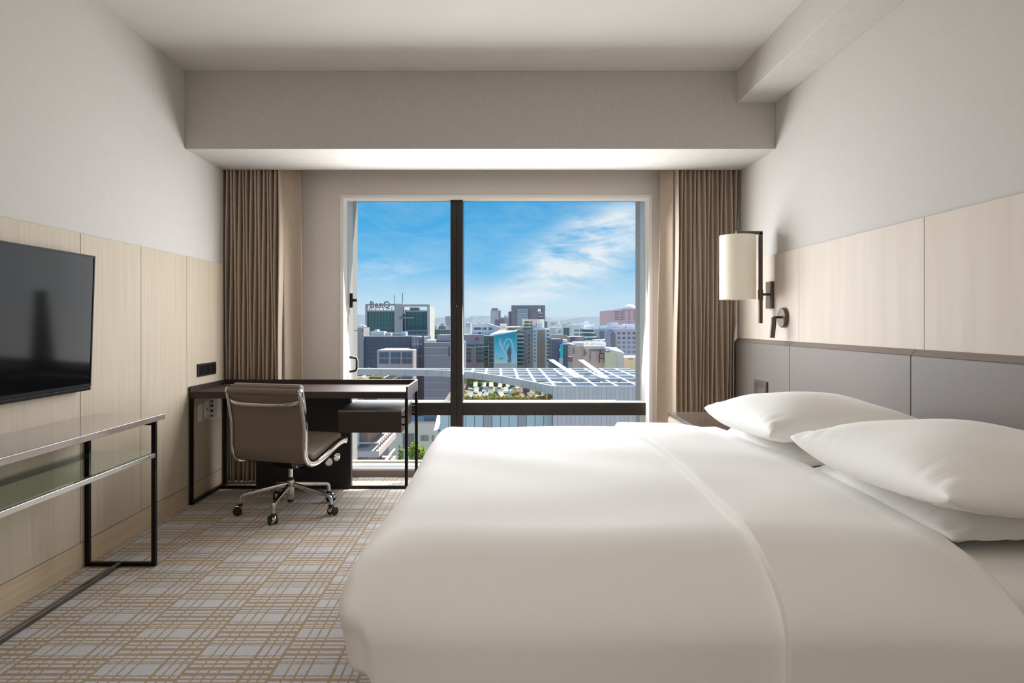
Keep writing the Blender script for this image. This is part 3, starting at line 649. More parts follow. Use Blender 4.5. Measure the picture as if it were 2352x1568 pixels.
for k in range(5):
    a = math.radians(-92 + 72 * k) - CHROT; ca, sa = math.cos(a), math.sin(a)
    p = lambda r, z: (r * ca, r * sa, z)
    ln = smooth_pts([p(.018, .168), p(.10, .154), p(.20, .136), p(.268, .123), p(.288, .112), p(.294, .095), p(.295, .068)], 4)
    def prof(t):
        return rrect(.0135 - .003 * min(1, t * 1.3), .0125 - .003 * min(1, t * 1.3), .006, 2)
    ar = obj('base_arm', MB().sweep(ln, prof), M['chrome'], ch, smooth='auto')
    cs = .9 + k * 1.9 if k not in (1,) else -.2; cx, cy = .295 * ca, .295 * sa; bx, by = math.cos(cs), math.sin(cs); tx, ty = -by, bx
    cx += tx * .016; cy += ty * .016
    cst = obj('caster', MB().lathe([(.010, .072), (.016, .066), (.016, .058), (.010, .052)], (.295 * ca, .295 * sa, 0), seg=14), M['black'], ch, smooth='auto')
    hood = [(.0295 * math.cos(q), .030 + .0295 * math.sin(q)) for q in [i * PI / 10 * 1.15 - .25 for i in range(11)]] + [(0, .022)]
    vs = []
    for o_ in (-.012, .012): vs += [(cx + tx * u + bx * o_, cy + ty * u + by * o_, z) for u, z in hood]
    n = len(hood)
    obj('hood', MB().add(vs, [tuple(range(n)), tuple(range(2 * n - 1, n - 1, -1))] + [(i, (i + 1) % n, (i + 1) % n + n, i + n) for i in range(n)]), M['chrome'], cst, bevel=.003)
    for o_ in (-1, 1):
        obj('wheel', MB().lathe([(.018, 0), (.025, .002), (.027, .005), (.027, .009), (.024, .012), (.010, .013)], (cx + bx * .0125 * o_, cy + by * .0125 * o_, .027), (bx * o_, by * o_, 0), 20), M['black'], cst, smooth='auto')
ch.location = (-1.295, 4.27, 0); ch.rotation_euler = (0, 0, CHROT)

# ------------------------------------------------------------------ the city outside
GZ = -44.0
def cx(px, d): return (px - CX) * d / F
def cz(py, d): return H - (py - CY) * d / F
CM = {}
def cm(r, g, b, rough=.8, k=1.9):            # city material: albedo of a facade that shows as (r, g, b) in open shade, with a pale haze lift painted in
    key = (r, g, b, rough, k)
    if key not in CM:
        m = bpy.data.materials.new('facade_%d' % len(CM)); m.use_nodes = True; q = m.node_tree.nodes['Principled BSDF']
        c = lin(r, g, b); w = (1.12, 1.0, .84); q.inputs['Base Color'].default_value = [min(.88, v * k * u + .022) for v, u in zip(c[:3], w)] + [1]; q.inputs['Roughness'].default_value = rough; CM[key] = m
    return CM[key]
def pc(name, px0, px1, py0, py1, d, dep, m, root):
    return block(name, (cx(px0, d), d, cz(py1, d)), (cx(px1, d), d + dep, cz(py0, d) if py0 is not None else 0), m, root)
def bld(name, label, px0, px1, d, group=None, cat='building'):
    return thing(name, label, cat, (cx((px0 + px1) / 2, d), d, GZ), group)
def ground_py(d): return CY + (H - GZ) * F / d
def wins(root, d, xs, ys, m, name='window', proud=.12):   # windows: every (x0, x1) by every (y0, y1)
    for a, b in xs:
        for c, e in ys: pc(name, a, b, c, e, d - proud, .3, m, root)
def steps(a, n, w, gap): return [(a + i * (w + gap), a + i * (w + gap) + w) for i in range(n)]
struct('ground', MB().box((-1500, 30, GZ - 1), (1500, 3000, GZ)), cm(112, 108, 102))
# hills on the horizon
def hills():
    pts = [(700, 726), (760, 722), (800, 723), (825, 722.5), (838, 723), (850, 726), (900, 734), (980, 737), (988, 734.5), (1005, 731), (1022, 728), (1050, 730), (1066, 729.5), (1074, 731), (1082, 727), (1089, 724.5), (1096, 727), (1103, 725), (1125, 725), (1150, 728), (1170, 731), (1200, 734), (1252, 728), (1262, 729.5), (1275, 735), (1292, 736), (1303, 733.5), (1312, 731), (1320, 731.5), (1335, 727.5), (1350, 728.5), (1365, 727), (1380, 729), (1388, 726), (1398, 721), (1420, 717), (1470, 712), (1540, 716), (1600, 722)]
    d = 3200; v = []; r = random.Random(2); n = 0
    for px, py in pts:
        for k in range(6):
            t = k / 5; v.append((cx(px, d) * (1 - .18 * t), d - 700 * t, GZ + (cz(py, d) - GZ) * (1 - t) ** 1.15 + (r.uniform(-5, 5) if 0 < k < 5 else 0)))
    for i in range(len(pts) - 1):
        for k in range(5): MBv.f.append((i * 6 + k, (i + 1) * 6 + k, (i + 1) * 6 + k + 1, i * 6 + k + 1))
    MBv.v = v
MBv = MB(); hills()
struct('hills', MBv, vary(cm(128, 146, 164, .9, .62), (104, 120, 132), nscale=.006), smooth=True)  # distance haze put into the blue-grey base colour
# rows of small buildings below the hills, haze put into their pale colours
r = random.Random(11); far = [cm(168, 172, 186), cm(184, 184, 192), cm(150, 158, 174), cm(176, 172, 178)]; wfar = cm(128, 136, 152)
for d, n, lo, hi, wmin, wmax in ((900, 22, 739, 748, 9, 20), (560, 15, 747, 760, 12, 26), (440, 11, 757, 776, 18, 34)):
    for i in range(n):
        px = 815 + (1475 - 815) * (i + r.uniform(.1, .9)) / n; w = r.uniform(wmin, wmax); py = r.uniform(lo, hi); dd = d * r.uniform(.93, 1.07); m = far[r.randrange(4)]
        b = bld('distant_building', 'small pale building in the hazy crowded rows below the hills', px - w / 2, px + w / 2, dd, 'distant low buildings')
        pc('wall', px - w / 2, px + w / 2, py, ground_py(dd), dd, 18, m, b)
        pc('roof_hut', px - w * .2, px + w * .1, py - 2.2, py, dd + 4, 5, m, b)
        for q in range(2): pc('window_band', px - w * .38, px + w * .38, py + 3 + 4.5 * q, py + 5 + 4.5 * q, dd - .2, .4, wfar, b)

def letters(text, px0, px1, py0, py1, d, m, root, name='letter', depth=.5, bold=0, gap=.1):
    glyphs = []                                   # every letter is its own mesh
    for c in text:
        cu = bpy.data.curves.new('lettering', 'FONT'); cu.body = c; cu.size = 1; cu.extrude = .08; cu.offset = bold
        to = bpy.data.objects.new('lettering', cu); COL.objects.link(to); dg = bpy.context.evaluated_depsgraph_get()
        me = bpy.data.meshes.new_from_object(to.evaluated_get(dg)); bpy.data.objects.remove(to); glyphs.append(me)
    bb = [(min(v.co.x for v in g.vertices), max(v.co.x for v in g.vertices), min(v.co.y for v in g.vertices), max(v.co.y for v in g.vertices)) for g in glyphs]
    tot = sum(b[1] - b[0] for b in bb) + gap * (len(bb) - 1); sx = (cx(px1, d) - cx(px0, d)) / tot
    y0 = min(b[2] for b in bb if b[2] > -.15) if any(b[2] > -.15 for b in bb) else 0; y0 = 0; y1 = max(b[3] for b in bb); sy = (cz(py0, d) - cz(py1, d)) / (y1 - y0)
    x = cx(px0, d)
    for g, b in zip(glyphs, bb):
        for v in g.vertices: v.co = Vector((x + (v.co.x - b[0]) * sx, d - .3 - (v.co.z / .08 + 1) * .5 * depth, cz(py1, d) + (v.co.y - y0) * sy))
        x += (b[1] - b[0] + gap) * sx
        g.materials.clear(); g.materials.append(m)
        o = bpy.data.objects.new(name, g); COL.objects.link(o); put(o, root)

cg, cgd, cgl = cm(132, 132, 142), cm(108, 108, 120), cm(158, 160, 170)
teal, teald, bluegl = cm(66, 98, 100, .3), cm(52, 78, 84, .3), cm(70, 78, 100, .3)
whit, beig, brow = cm(196, 196, 206), cm(172, 164, 160), cm(134, 122, 116)
gwin, dwin = cm(96, 106, 122, .3), cm(74, 76, 86, .3)
# A: office block with big rooftop lettering
d = 260; b = bld('office_building', 'grey office block with green glass and big rooftop lettering', 839, 987, d)
pc('glass_wall', 843, 906, 715, ground_py(d), d + .5, 22, teal, b)
pc('pier', 839, 843.5, 698, ground_py(d), d, 22, cg, b); pc('top_beam', 843.5, 906, 697.6, 701.5, d, 1.5, cg, b); pc('low_beam', 843.5, 906, 712.4, 715.2, d, 1.5, cg, b)
for x in (848, 853, 862, 870, 880, 888, 899): pc('post', x, x + 1.1, 706, 712.4, d + .3, .8, cg, b)
for i in range(9): pc('mullion', 846 + i * 7, 846.5 + i * 7, 716, 800, d + .3, .4, teald, b)
for y in (724, 735, 746, 757, 768): pc('floor_line', 843.5, 906, y, y + .7, d + .35, .3, teald, b)
pc('stair_tower', 906, 925, 697.4, ground_py(d), d - .8, 20, cm(146, 146, 152), b)
pc('recess', 925, 928, 703, ground_py(d), d + 3, 18, dwin, b)
pc('frame_beam', 925, 987, 698.6, 703.5, d - .8, 4, cm(150, 150, 156), b); pc('pier', 981, 987, 703.5, ground_py(d), d - .8, 20, cm(158, 158, 164), b)
pc('pier', 929, 932, 711, ground_py(d), d + .2, 18, cg, b); pc('inner_beam', 932, 981, 712.5, 716, d + .2, 3, cg, b)
pc('glass_wall', 932, 981, 716, ground_py(d), d + .8, 18, teal, b); pc('roof_plant', 942, 962, 706, 712.5, d + 4, 4, bluegl, b)
for y in (726, 737, 748, 759, 771): pc('floor_line', 932, 981, y, y + .8, d + .6, .4, teald, b)
for i in range(8): pc('mullion', 936 + i * 6, 936.5 + i * 6, 717, 785, d + .6, .4, teald, b)
letters('BenQ', 851, 896.5, 691.5, 706.5, d - 1, cm(116, 112, 126), b, depth=.8, bold=.022)
for x, y0 in ((906, 677), (924.5, 672)):
    o = obj('antenna_mast', MB().tube([(cx(x, d), d, cz(705, d)), (cx(x, d), d, cz(y0, d))], .14, 6), cgd, b)
pc('gondola_arm', 917, 951, 728.6, 730.4, d - 2.4, .8, cgl, b); pc('gondola', 916, 926, 728, 732, d - 2.6, 1.6, cgd, b)
pc('podium', 930, 984, 757.5, ground_py(d), d - 3, 6, cm(120, 124, 132), b)
wins(b, d - 3, steps(933, 8, 4.4, 1.6), ((760, 767), (769, 776)), teald)
# B: blue grey curtain wall block
d = 214; b = bld('office_building', 'wide blue grey curtain wall office block with concrete side pier', 821, 946, d)
pc('wall', 828, 946, 773, ground_py(d), d, 24, bluegl, b); pc('pier', 815, 835, 752, ground_py(d), d - 1, 10, cm(128, 128, 136), b); pc('parapet', 828, 946, 771.2, 773.4, d - .4, 1.2, cm(150, 150, 160), b)
for i in range(16): pc('mullion', 836 + i * 7, 836.6 + i * 7, 774, 850, d - .25, .4, cm(96, 104, 126), b)
for y in (781, 789, 797, 806, 815, 824): pc('transom', 835, 946, y, y + .7, d - .3, .4, cm(98, 106, 128), b)
for x0, x1, y0, y1, m in ((851, 882, 761, 771, cm(166, 168, 176)), (884, 898, 764, 771, cgl), (901, 922, 765, 771, cg), (922, 932, 762, 771, cgl), (860, 866, 757, 761, cgl)): pc('roof_plant', x0, x1, y0, y1, d + 3, 5, m, b)
pc('recess', 832, 834, 757, 761, d - 1.1, .3, dwin, b)
o = obj('satellite_dish', MB().lathe([(.05, -.3), (.35, -.22), (.5, -.05), (.55, 0)], (cx(840.5, d), d - 2, cz(749.8, d)), (.3, -1, .5), 16), cm(240, 240, 245), b, smooth=True)
# white grid wing of it
d = 200; b = bld('office_wing', 'narrow dark wing crossed by white grid bars', 946, 974, d)
pc('wall', 946, 974, 774, ground_py(d), d, 20, cm(92, 94, 108), b)
for x in (952.5, 959.2): pc('grid_bar', x, x + 1, 779, 868, d - .3, .4, cm(190, 192, 200), b)
for y in (789, 817, 851): pc('grid_bar', 947, 970, y, y + 1.2, d - .3, .4, cm(190, 192, 200), b)
wins(b, d, ((948, 952), (954, 958.5), (961, 966)), ((793, 801), (808, 815), (820, 829), (856, 863)), dwin)
pc('glass_edge', 970, 973, 765, 850, d - .2, .4, bluegl, b)
# C: beige framed block
d = 190; b = bld('office_building', 'low beige grey block with three tall window bays', 866, 949, d)
pc('wall', 866, 949, 804, ground_py(d), d, 16, cm(146, 142, 148), b)
for x0 in (871, 897.5, 923.5):
    for k in range(2):
        for y0, y1 in ((809, 821), (823.5, 835), (852, 863), (866, 878)): pc('window', x0 + k * 11.5, x0 + 10 + k * 11.5, y0, y1, d - .15, .3, bluegl, b)
# D: plain dark block with pale bands
d = 178; b = bld('office_building', 'plain slate grey block with thin pale bands, beside the mullion', 974, 1062, d)
pc('wall', 974, 1062, 787, ground_py(d), d, 22, cm(112, 112, 126), b); pc('roof_block', 1004, 1062, 769, 787.5, d + 5, 10, cm(116, 112, 124), b); pc('roof_block', 978, 1001, 781, 787.5, d + 3, 8, cgl, b)
for y in (797, 814.5, 863, 877, 894, 912): pc('pale_band', 974, 1029, y, y + .9, d - .12, .3, cm(166, 168, 180), b)
pc('glass_strip', 1029, 1034, 797, 818, d - .1, .3, bluegl, b); pc('roof_edge', 974, 1062, 786.2, 787.6, d - .2, 1, cm(150, 150, 160), b)
# E, F
d = 300; b = bld('office_building', 'low green glass block between lettered block and mullion', 987, 1056, d)
pc('wall', 987, 1056, 757, ground_py(d), d, 20, teal, b); pc('roof_edge', 986, 1056, 755.6, 757.4, d - .3, 1, cgl, b)
for i in range(9): pc('mullion', 992 + i * 6.4, 992.6 + i * 6.4, 758, 790, d - .2, .4, cm(108, 130, 134), b)
pc('floor_line', 987, 1034, 769, 770.2, d - .2, .4, cgl, b); pc('roof_plant', 990, 1005, 746, 756, d + 4, 6, cm(186, 178, 176), b); pc('roof_plant', 1007, 1024, 749, 756, d + 4, 6, cgd, b); pc('roof_plant', 1012, 1021, 742, 749, d + 4, 6, cm(150, 144, 148), b)
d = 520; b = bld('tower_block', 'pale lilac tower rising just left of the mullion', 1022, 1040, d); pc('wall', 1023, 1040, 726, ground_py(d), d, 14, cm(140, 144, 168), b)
for k in range(5): pc('window_band', 1024, 1039, 729 + k * 4, 730.6 + k * 4, d - .2, .4, cm(118, 124, 150), b)
d = 300; b = bld('house', 'slim pale building behind the right pier of the lettered block', 986, 991, d); pc('wall', 986, 991, 721, ground_py(d), d + 10, 8, cgl, b); pc('roof_cap', 985.5, 991.5, 719.8, 721.2, d + 9.6, 8.8, cg, b)
# G: block with red round emblem
d = 204; b = bld('office_building', 'grey block with a round red emblem above green glass floors', 1058, 1134, d)
pc('wall', 1056, 1112, 769, ground_py(d), d, 18, cm(134, 130, 140), b); pc('wing', 1112, 1136, 771, ground_py(d), d + .6, 16, cm(92, 98, 106), b); pc('roof_edge', 1056, 1112, 768, 769.4, d - .3, 1, cm(176, 174, 182), b)
o = obj('emblem', MB().lathe([(.42, 0), (.42, .3)], (cx(1095.3, d), d, cz(778.3, d)), (0, -1, 0), 24), cm(188, 52, 62), b); o['label'] = 'round red emblem'
obj('emblem_mark', MB().lathe([(.16, 0), (.16, .06)], (cx(1095.3, d), d - .3, cz(778.3, d)), (0, -1, 0), 12), cm(214, 110, 112), b)
for i, x in enumerate((1087.2, 1092.1, 1097, 1101.9)):   # four small white characters, unreadable in the photo
    pc('sign_character', x, x + 2.6, 784.4, 784.9, d - .25, .3, whit, b); pc('sign_character', x, x + 2.6, 786.8, 787.3, d - .25, .3, whit, b); pc('sign_character', x + .9 + .3 * (i % 2), x + 1.5 + .3 * (i % 2), 784.0, 787.4, d - .25, .3, whit, b)
wins(b, d, steps(1067, 4, 10, 1.2), ((791, 796),), teal)
pc('ledge', 1066, 1092, 796.6, 798, d - .9, 1.2, cm(210, 214, 220), b); pc('ledge', 1094, 1121, 795.6, 797, d - .9, 1.2, cm(210, 214, 220), b)
for x0, x1 in ((1066, 1082), (1095, 1108), (1110, 1120)):
    for k in range(4): pc('window', x0, x1, 799.5 + 8.6 * k, 805.5 + 8.6 * k, d - .2, .4, teal if k % 2 == 0 else teald, b)
for k in range(6): pc('window', 1123, 1133, 777 + 9.3 * k, 783.5 + 9.3 * k, d + .4, .4, teald, b)
for k in range(6): pc('floor_slab', 1112, 1136, 785 + 9.3 * k, 786.3 + 9.3 * k, d + .3, .5, cm(140, 146, 152), b)
for x in (1091, 1121): pc('pier', x, x + 2.4, 790, 840, d - .5, .8, cm(134, 136, 144), b)
d = 216; b = bld('white_building', 'white flat building with dark strip windows above the emblem', 1084, 1150, d)
pc('wall', 1084, 1122, 743, ground_py(d), d, 20, cm(178, 178, 188), b)
obj('gable_wing', MB().prism([(cx(1122, d), cz(743, d)), (cx(1149, d), cz(751, d)), (cx(1149, d), GZ), (cx(1122, d), GZ)], d + .2, d + 18), cm(204, 206, 216), b)
wins(b, d, ((1088, 1104.5), (1107, 1108.4), (1110.5, 1117), (1123.2, 1127.5), (1129.5, 1131)), ((752, 757.5),), dwin); pc('window', 1098, 1105, 763, 766.5, d - .2, .4, dwin, b)
for x in (1104, 1112, 1116, 1123): pc('roof_vent', x, x + 1.5, 740.6, 743, d + 4, 1, cgd, b)
# I: tall turquoise advertising board
d = 186; b = bld('billboard_building', 'building carrying a tall turquoise advertising board with a white roof edge', 1134, 1188, d)
pc('wall', 1134, 1188, 771, ground_py(d), d + 1, 12, cm(150, 160, 170), b)
obj('roof_wedge', MB().add([P(1124, 769.5, d - 1), P(1136, 770.5, d - 1), P(1187.5, 761, d - .5), P(1187.5, 758, d + 16), P(1148, 758.5, d + 14), P(1124, 768.6, d - 1), P(1136, 769.2, d - 1), P(1187.5, 759.6, d - .5), P(1187.5, 757, d + 16), P(1148, 757.5, d + 14)], [(0, 1, 2, 3, 4), (9, 8, 7, 6, 5), (0, 5, 6, 1), (1, 6, 7, 2), (2, 7, 8, 3), (3, 8, 9, 4), (4, 9, 5, 0)]), cm(250, 250, 250), b)
def admat():
    m = bpy.data.materials.new('advert_print'); m.use_nodes = True; nt = m.node_tree; n = nt.nodes; l = nt.links; q = n['Principled BSDF']
    tc = n.new('ShaderNodeTexCoord'); sx = n.new('ShaderNodeSeparateXYZ'); l.new(tc.outputs['Object'], sx.inputs[0])
    mr = n.new('ShaderNodeMapRange'); mr.inputs[1].default_value = cz(833, 186); mr.inputs[2].default_value = cz(764, 186); l.new(sx.outputs[2], mr.inputs[0])
    ra = n.new('ShaderNodeValToRGB'); l.new(mr.outputs[0], ra.inputs[0]); e = ra.color_ramp.elements
    e[0].color = [min(1, v * 1.9) for v in lin(164, 200, 220)]; e[1].color = [min(1, v * 1.9) for v in lin(34, 136, 150)]; e[1].position = .9; x = e.new(.4); x.color = [min(1, v * 1.9) for v in lin(84, 178, 196)]
    l.new(ra.outputs[0], q.inputs['Base Color']); return m
adp = [(1136, 770.5), (1186.5, 761.5), (1186.5, 834), (1136, 834)]
obj('advert_board', MB().prism([(cx(x, d), cz(y, d)) for x, y in adp], d - .6, d - .2), admat(), b)
adw, add_, ady = cm(196, 226, 234), cm(76, 92, 104), cm(170, 200, 80)
def flat(name, pts, m, o=0): return obj(name, MB().prism([(cx(x, d), cz(y, d)) for x, y in pts], d - .66 - o, d - .6), m, b)
obj('printed_swirl', MB().tube([P(x, y, d - .62) for x, y in ((1157, 796), (1159, 786), (1163, 780), (1168, 777), (1173, 780), (1177, 790), (1179, 800), (1180, 812), (1178, 822), (1174, 830))], lambda t: .12 + .10 * math.sin(t * PI), 6), adw, b)
obj('printed_swirl', MB().tube([P(x, y, d - .62) for x, y in ((1148, 776), (1149.5, 786), (1153, 797), (1158, 806), (1164, 815), (1169, 826))], lambda t: .10 + .16 * math.sin(t * PI), 6), adw, b)
flat('printed_person', [(1168.5, 794), (1171, 794), (1172, 798), (1174, 802), (1174.5, 812), (1172.8, 815), (1173.8, 832), (1170.6, 832), (1169.8, 820), (1168.8, 832), (1166, 832), (1166.6, 815), (1164.8, 812), (1166, 801), (1168, 798)], add_, .04)
flat('printed_person', [(1166, 790), (1167.6, 790), (1168.6, 795), (1167.5, 800), (1164, 806), (1163, 800), (1165, 795)], cm(170, 190, 206), .02)
flat('printed_child', [(1146, 783), (1148.5, 784), (1150, 790), (1152, 797), (1151, 804), (1148.5, 804), (1148, 797), (1145.5, 790)], cm(140, 160, 172), .02)
letters('5G', 1139, 1147.5, 816.5, 826.5, d - .4, ady, b, name='printed_letter', depth=.03)
for x in (1148, 1150.8, 1153.6): flat('printed_character', [(x, 821), (x + 2, 821), (x + 2, 825), (x, 825)], cm(100, 140, 154))
# J: pale apartment tower with brown centre
d = 196; b = bld('apartment_tower', 'pale apartment tower with brown tiled centre and small side windows', 1187, 1265, d)
pc('wing', 1187, 1207, 757, ground_py(d), d + 2, 16, cm(150, 152, 158), b); pc('core', 1207, 1225, 757, ground_py(d), d + .6, 18, cm(126, 124, 130), b)
pc('pier', 1225, 1234, 753, ground_py(d), d, 18, cm(190, 188, 188), b); pc('brown_wall', 1234, 1252, 757.6, ground_py(d), d + .2, 18, brow, b); pc('pier', 1252, 1264.5, 755, ground_py(d), d, 18, cm(190, 188, 190), b); pc('head_wall', 1234, 1252, 753, 757.6, d, 18, cm(190, 188, 188), b)
for k in range(9): pc('window', 1227.5, 1230, 759.5 + 8.4 * k, 763 + 8.4 * k, d - .15, .3, dwin, b); pc('window', 1256, 1261.8, 759.2 + 8.4 * k, 762.4 + 8.4 * k, d - .15, .3, dwin, b)
for k in range(9): pc('floor_line', 1234, 1252, 766 + 8.4 * k, 766.6 + 8.4 * k, d + .1, .3, cm(160, 148, 140), b)
for k in range(8): pc('balcony', 1188, 1203, 766 + 9 * k, 769.6 + 9 * k, d + 1.2, 1, cm(176, 178, 186) if k < 3 else cm(120, 160, 160), b); pc('window', 1188.5, 1202, 770.2 + 9 * k, 774.4 + 9 * k, d + 1.85, .3, teald, b)
for k in range(7): pc('window', 1213.5, 1216.5, 768 + 10 * k, 774 + 10 * k, d + .45, .3, dwin, b); pc('window', 1208, 1211, 772 + 10 * k, 776 + 10 * k, d + .45, .3, gwin, b)
pc('crown', 1203, 1233, 735, 757, d + 4, 12, cm(162, 158, 160), b); pc('crown', 1233, 1250, 733.5, 757, d + 4.6, 12, cm(182, 180, 184), b); pc('cornice', 1166, 1220, 749.5, 752, d + 1.2, 10, cm(190, 182, 158), b); pc('cornice', 1201, 1250, 733, 734.6, d + 3.6, 12, cm(214, 210, 206), b)
wins(b, d + 4, ((1204.5, 1215), (1217.5, 1222.5)), ((737.5, 742), (745, 749.5)), dwin); wins(b, d + 4, ((1231.5, 1233), (1238, 1239.5), (1243, 1245)), ((738, 739.6), (744.5, 746)), dwin)
wins(b, d + 2, ((1188, 1196), (1199, 1204)), ((760.5, 763.5),), cm(128, 108, 112))
# K: dark tower with a hole
d = 420; b = bld('office_tower', 'tall dark grey tower with a square opening near its top', 1169, 1252, d)
dk_ = cm(104, 102, 116)
pc('tower_wall', 1175, 1235.5, 701, ground_py(d), d, 9, dk_, b); pc('tower_wall', 1244.5, 1252, 701, ground_py(d), d, 9, dk_, b); pc('tower_wall', 1235.5, 1244.5, 701, 708.6, d, 9, dk_, b); pc('tower_wall', 1235.5, 1244.5, 715, ground_py(d), d, 9, dk_, b)
pc('side_wing', 1169, 1175, 715, ground_py(d), d + 3, 26, cm(98, 100, 112), b); pc('side_wing', 1252, 1257.5, 738, ground_py(d), d + 3, 20, cm(88, 104, 110), b); pc('glass_strip', 1188, 1213, 708, 755, d - .4, .8, cm(118, 130, 148), b)
for k in range(6): pc('floor_band', 1188.5, 1212.5, 718.5 + 5.6 * k, 721 + 5.6 * k, d - .7, .5, cm(136, 152, 166), b)
for k in range(4): pc('floor_band', 1237.5, 1245.5, 718 + 7.2 * k, 720 + 7.2 * k, d - .3, .5, cm(168, 168, 178), b); pc('window', 1237.5, 1245.5, 721.4 + 7.2 * k, 724.4 + 7.2 * k, d - .3, .5, dwin, b)
for k in range(3): pc('window', 1215.5, 1218, 712 + 9 * k, 718 + 9 * k, d - .3, .5, cm(86, 86, 100), b)
# L: slim tower
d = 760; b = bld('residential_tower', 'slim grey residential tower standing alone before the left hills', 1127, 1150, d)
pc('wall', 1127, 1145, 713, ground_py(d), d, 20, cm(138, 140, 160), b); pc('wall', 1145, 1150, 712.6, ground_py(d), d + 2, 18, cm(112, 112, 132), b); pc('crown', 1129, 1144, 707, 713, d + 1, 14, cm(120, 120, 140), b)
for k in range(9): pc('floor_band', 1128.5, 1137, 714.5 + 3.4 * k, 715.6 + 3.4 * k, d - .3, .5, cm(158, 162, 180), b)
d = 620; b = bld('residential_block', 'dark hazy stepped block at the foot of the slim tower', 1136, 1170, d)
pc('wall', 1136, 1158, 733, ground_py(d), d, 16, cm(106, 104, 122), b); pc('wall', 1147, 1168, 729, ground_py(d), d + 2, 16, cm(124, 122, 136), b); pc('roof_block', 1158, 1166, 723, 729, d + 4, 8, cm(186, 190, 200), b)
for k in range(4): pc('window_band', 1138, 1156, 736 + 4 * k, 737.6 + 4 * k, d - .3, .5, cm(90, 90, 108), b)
d = 230; b = bld('house', 'plain pale block between white building and apartment tower', 1148, 1166, d); pc('wall', 1149, 1164, 743, ground_py(d), d + 4, 10, cm(172, 168, 176), b); pc('roof_cap', 1148, 1167, 752, 753.5, d + 3, 10, cm(200, 194, 186), b)
# M: pink building with dome
d = 460; b = bld('domed_building', 'pinkish institutional block with a pale dome on its roof', 1398, 1500, d)
pk = cm(162, 142, 154); pc('wall', 1398, 1500, 712.6, ground_py(d), d, 40, pk, b); pc('upper_wall', 1429, 1500, 708, 713, d + 1, 36, cm(156, 140, 152), b)
obj('dome', MB().lathe([(13.5 * d / F * math.cos(i * PI / 16), 11 * d / F * math.sin(i * PI / 16)) for i in range(8)] + [(.1, 11 * d / F)], (cx(1455, d), d + 12, cz(708.5, d)), seg=28), cm(204, 196, 196), b, smooth=True)
wins(b, d, ((1412, 1415), (1415.6, 1418.6), (1419, 1422.4), (1425, 1428), (1428.6, 1431.4), (1432, 1434.8), (1443.5, 1446.8), (1456, 1458.5)), ((715, 717.6), (720.5, 723), (726.5, 729), (732, 734.4)), cm(110, 100, 120)); pc('window', 1443.5, 1446.8, 738, 740, d - .2, .4, cm(110, 100, 120), b)
# N: blue grey building with square windows
d = 236; b = bld('office_building', 'blue grey block with rows of small square windows at right', 1406, 1490, d)
pc('wall', 1412, 1490, 755, ground_py(d), d, 22, cm(136, 142, 164), b); pc('dark_strip', 1406.5, 1413.5, 767, ground_py(d), d - .4, 4, cm(96, 92, 106), b); pc('side_wall', 1402, 1412, 762, ground_py(d), d + 2, 10, cm(116, 122, 144), b)
pc('roof_edge', 1404, 1490, 754, 755.4, d - .4, 1, cm(220, 222, 230), b)
for x in (1419, 1430.4, 1442.2, 1453.5):
    for y in (763, 774, 784.5, 795, 806): pc('window', x, x + 5.2, y, y + 4.6, d - .15, .3, dwin if y < 780 else gwin, b)
for x0, x1, y0 in ((1403, 1420, 740), (1421, 1436, 746), (1437, 1458, 744)): pc('roof_plant', x0, x1, y0, 755, d + 6, 7, cm(168, 172, 188), b)
# O, P: white low offices in the middle distance
d = 330; b = bld('office_building', 'white low office with dark ribbon windows and curved balconies', 1311, 1376, d)
pc('wall', 1312, 1341, 745, ground_py(d), d, 20, cm(176, 178, 190), b); pc('roof_block', 1336, 1367, 743, 752, d + 4, 8, cm(190, 190, 200), b); pc('roof_block', 1345, 1351, 737, 743, d + 6, 4, cm(206, 200, 208), b)
wins(b, d, ((1319, 1329.5),), ((757, 761), (766, 770.5)), gwin); wins(b, d, ((1332, 1340),), ((756.5, 761), (766, 770.5)), teal)
for k, (a, c) in enumerate(((1341, 1366), (1341, 1370), (1341, 1376))):
    y = 755 + 9.2 * k; pc('floor', a, c - 1, y + 1.8, y + 9.2, d - 1, 16, teald, b); pc('balcony', a, c, y + 7.2, y + 10, d - 1.6, 17, cm(186, 190, 204), b)
pc('canopy', 1341, 1366, 755, 756.6, d - 1.6, 17, cm(226, 226, 232), b); pc('base_wall', 1341, 1376, 784, ground_py(d), d - .8, 14, cm(84, 100, 104), b); pc('awning', 1341, 1351, 774, 776, d - 2.4, 2, cm(236, 236, 238), b); pc('awning', 1353, 1367, 773, 775.4, d - 2.4, 2, cm(236, 236, 238), b)
d = 340; b = bld('office_building', 'pale green white block with a round plant emblem, left of green glass', 1262, 1312, d)
pc('wall', 1262, 1275, 752, ground_py(d), d, 14, cm(152, 166, 170), b); pc('wall', 1275, 1294, 751, ground_py(d), d - .5, 14, cm(186, 190, 198), b); pc('glass_wall', 1294, 1312, 753, ground_py(d), d, 12, teal, b); pc('roof_edge', 1293, 1312, 751, 752.8, d - .4, 1, cm(206, 208, 214), b)
obj('emblem', MB().lathe([(.55, 0), (.55, .3)], (cx(1285, d), d - .5, cz(761.5, d)), (0, -1, 0), 16), cm(90, 128, 116), b)
for k in range(4): pc('mullion', 1297 + 4 * k, 1297.6 + 4 * k, 754, 772, d - .2, .3, cm(110, 140, 140), b)
pc('awning', 1279, 1284, 766, 769, d - 3, 2, cm(240, 240, 240), b); pc('awning', 1283, 1289, 764.5, 768, d - 3, 2, cm(240, 240, 240), b)
d = 560; b = bld('white_building', 'small white buildings with a folded white roof below the far hills', 1258, 1296, d)
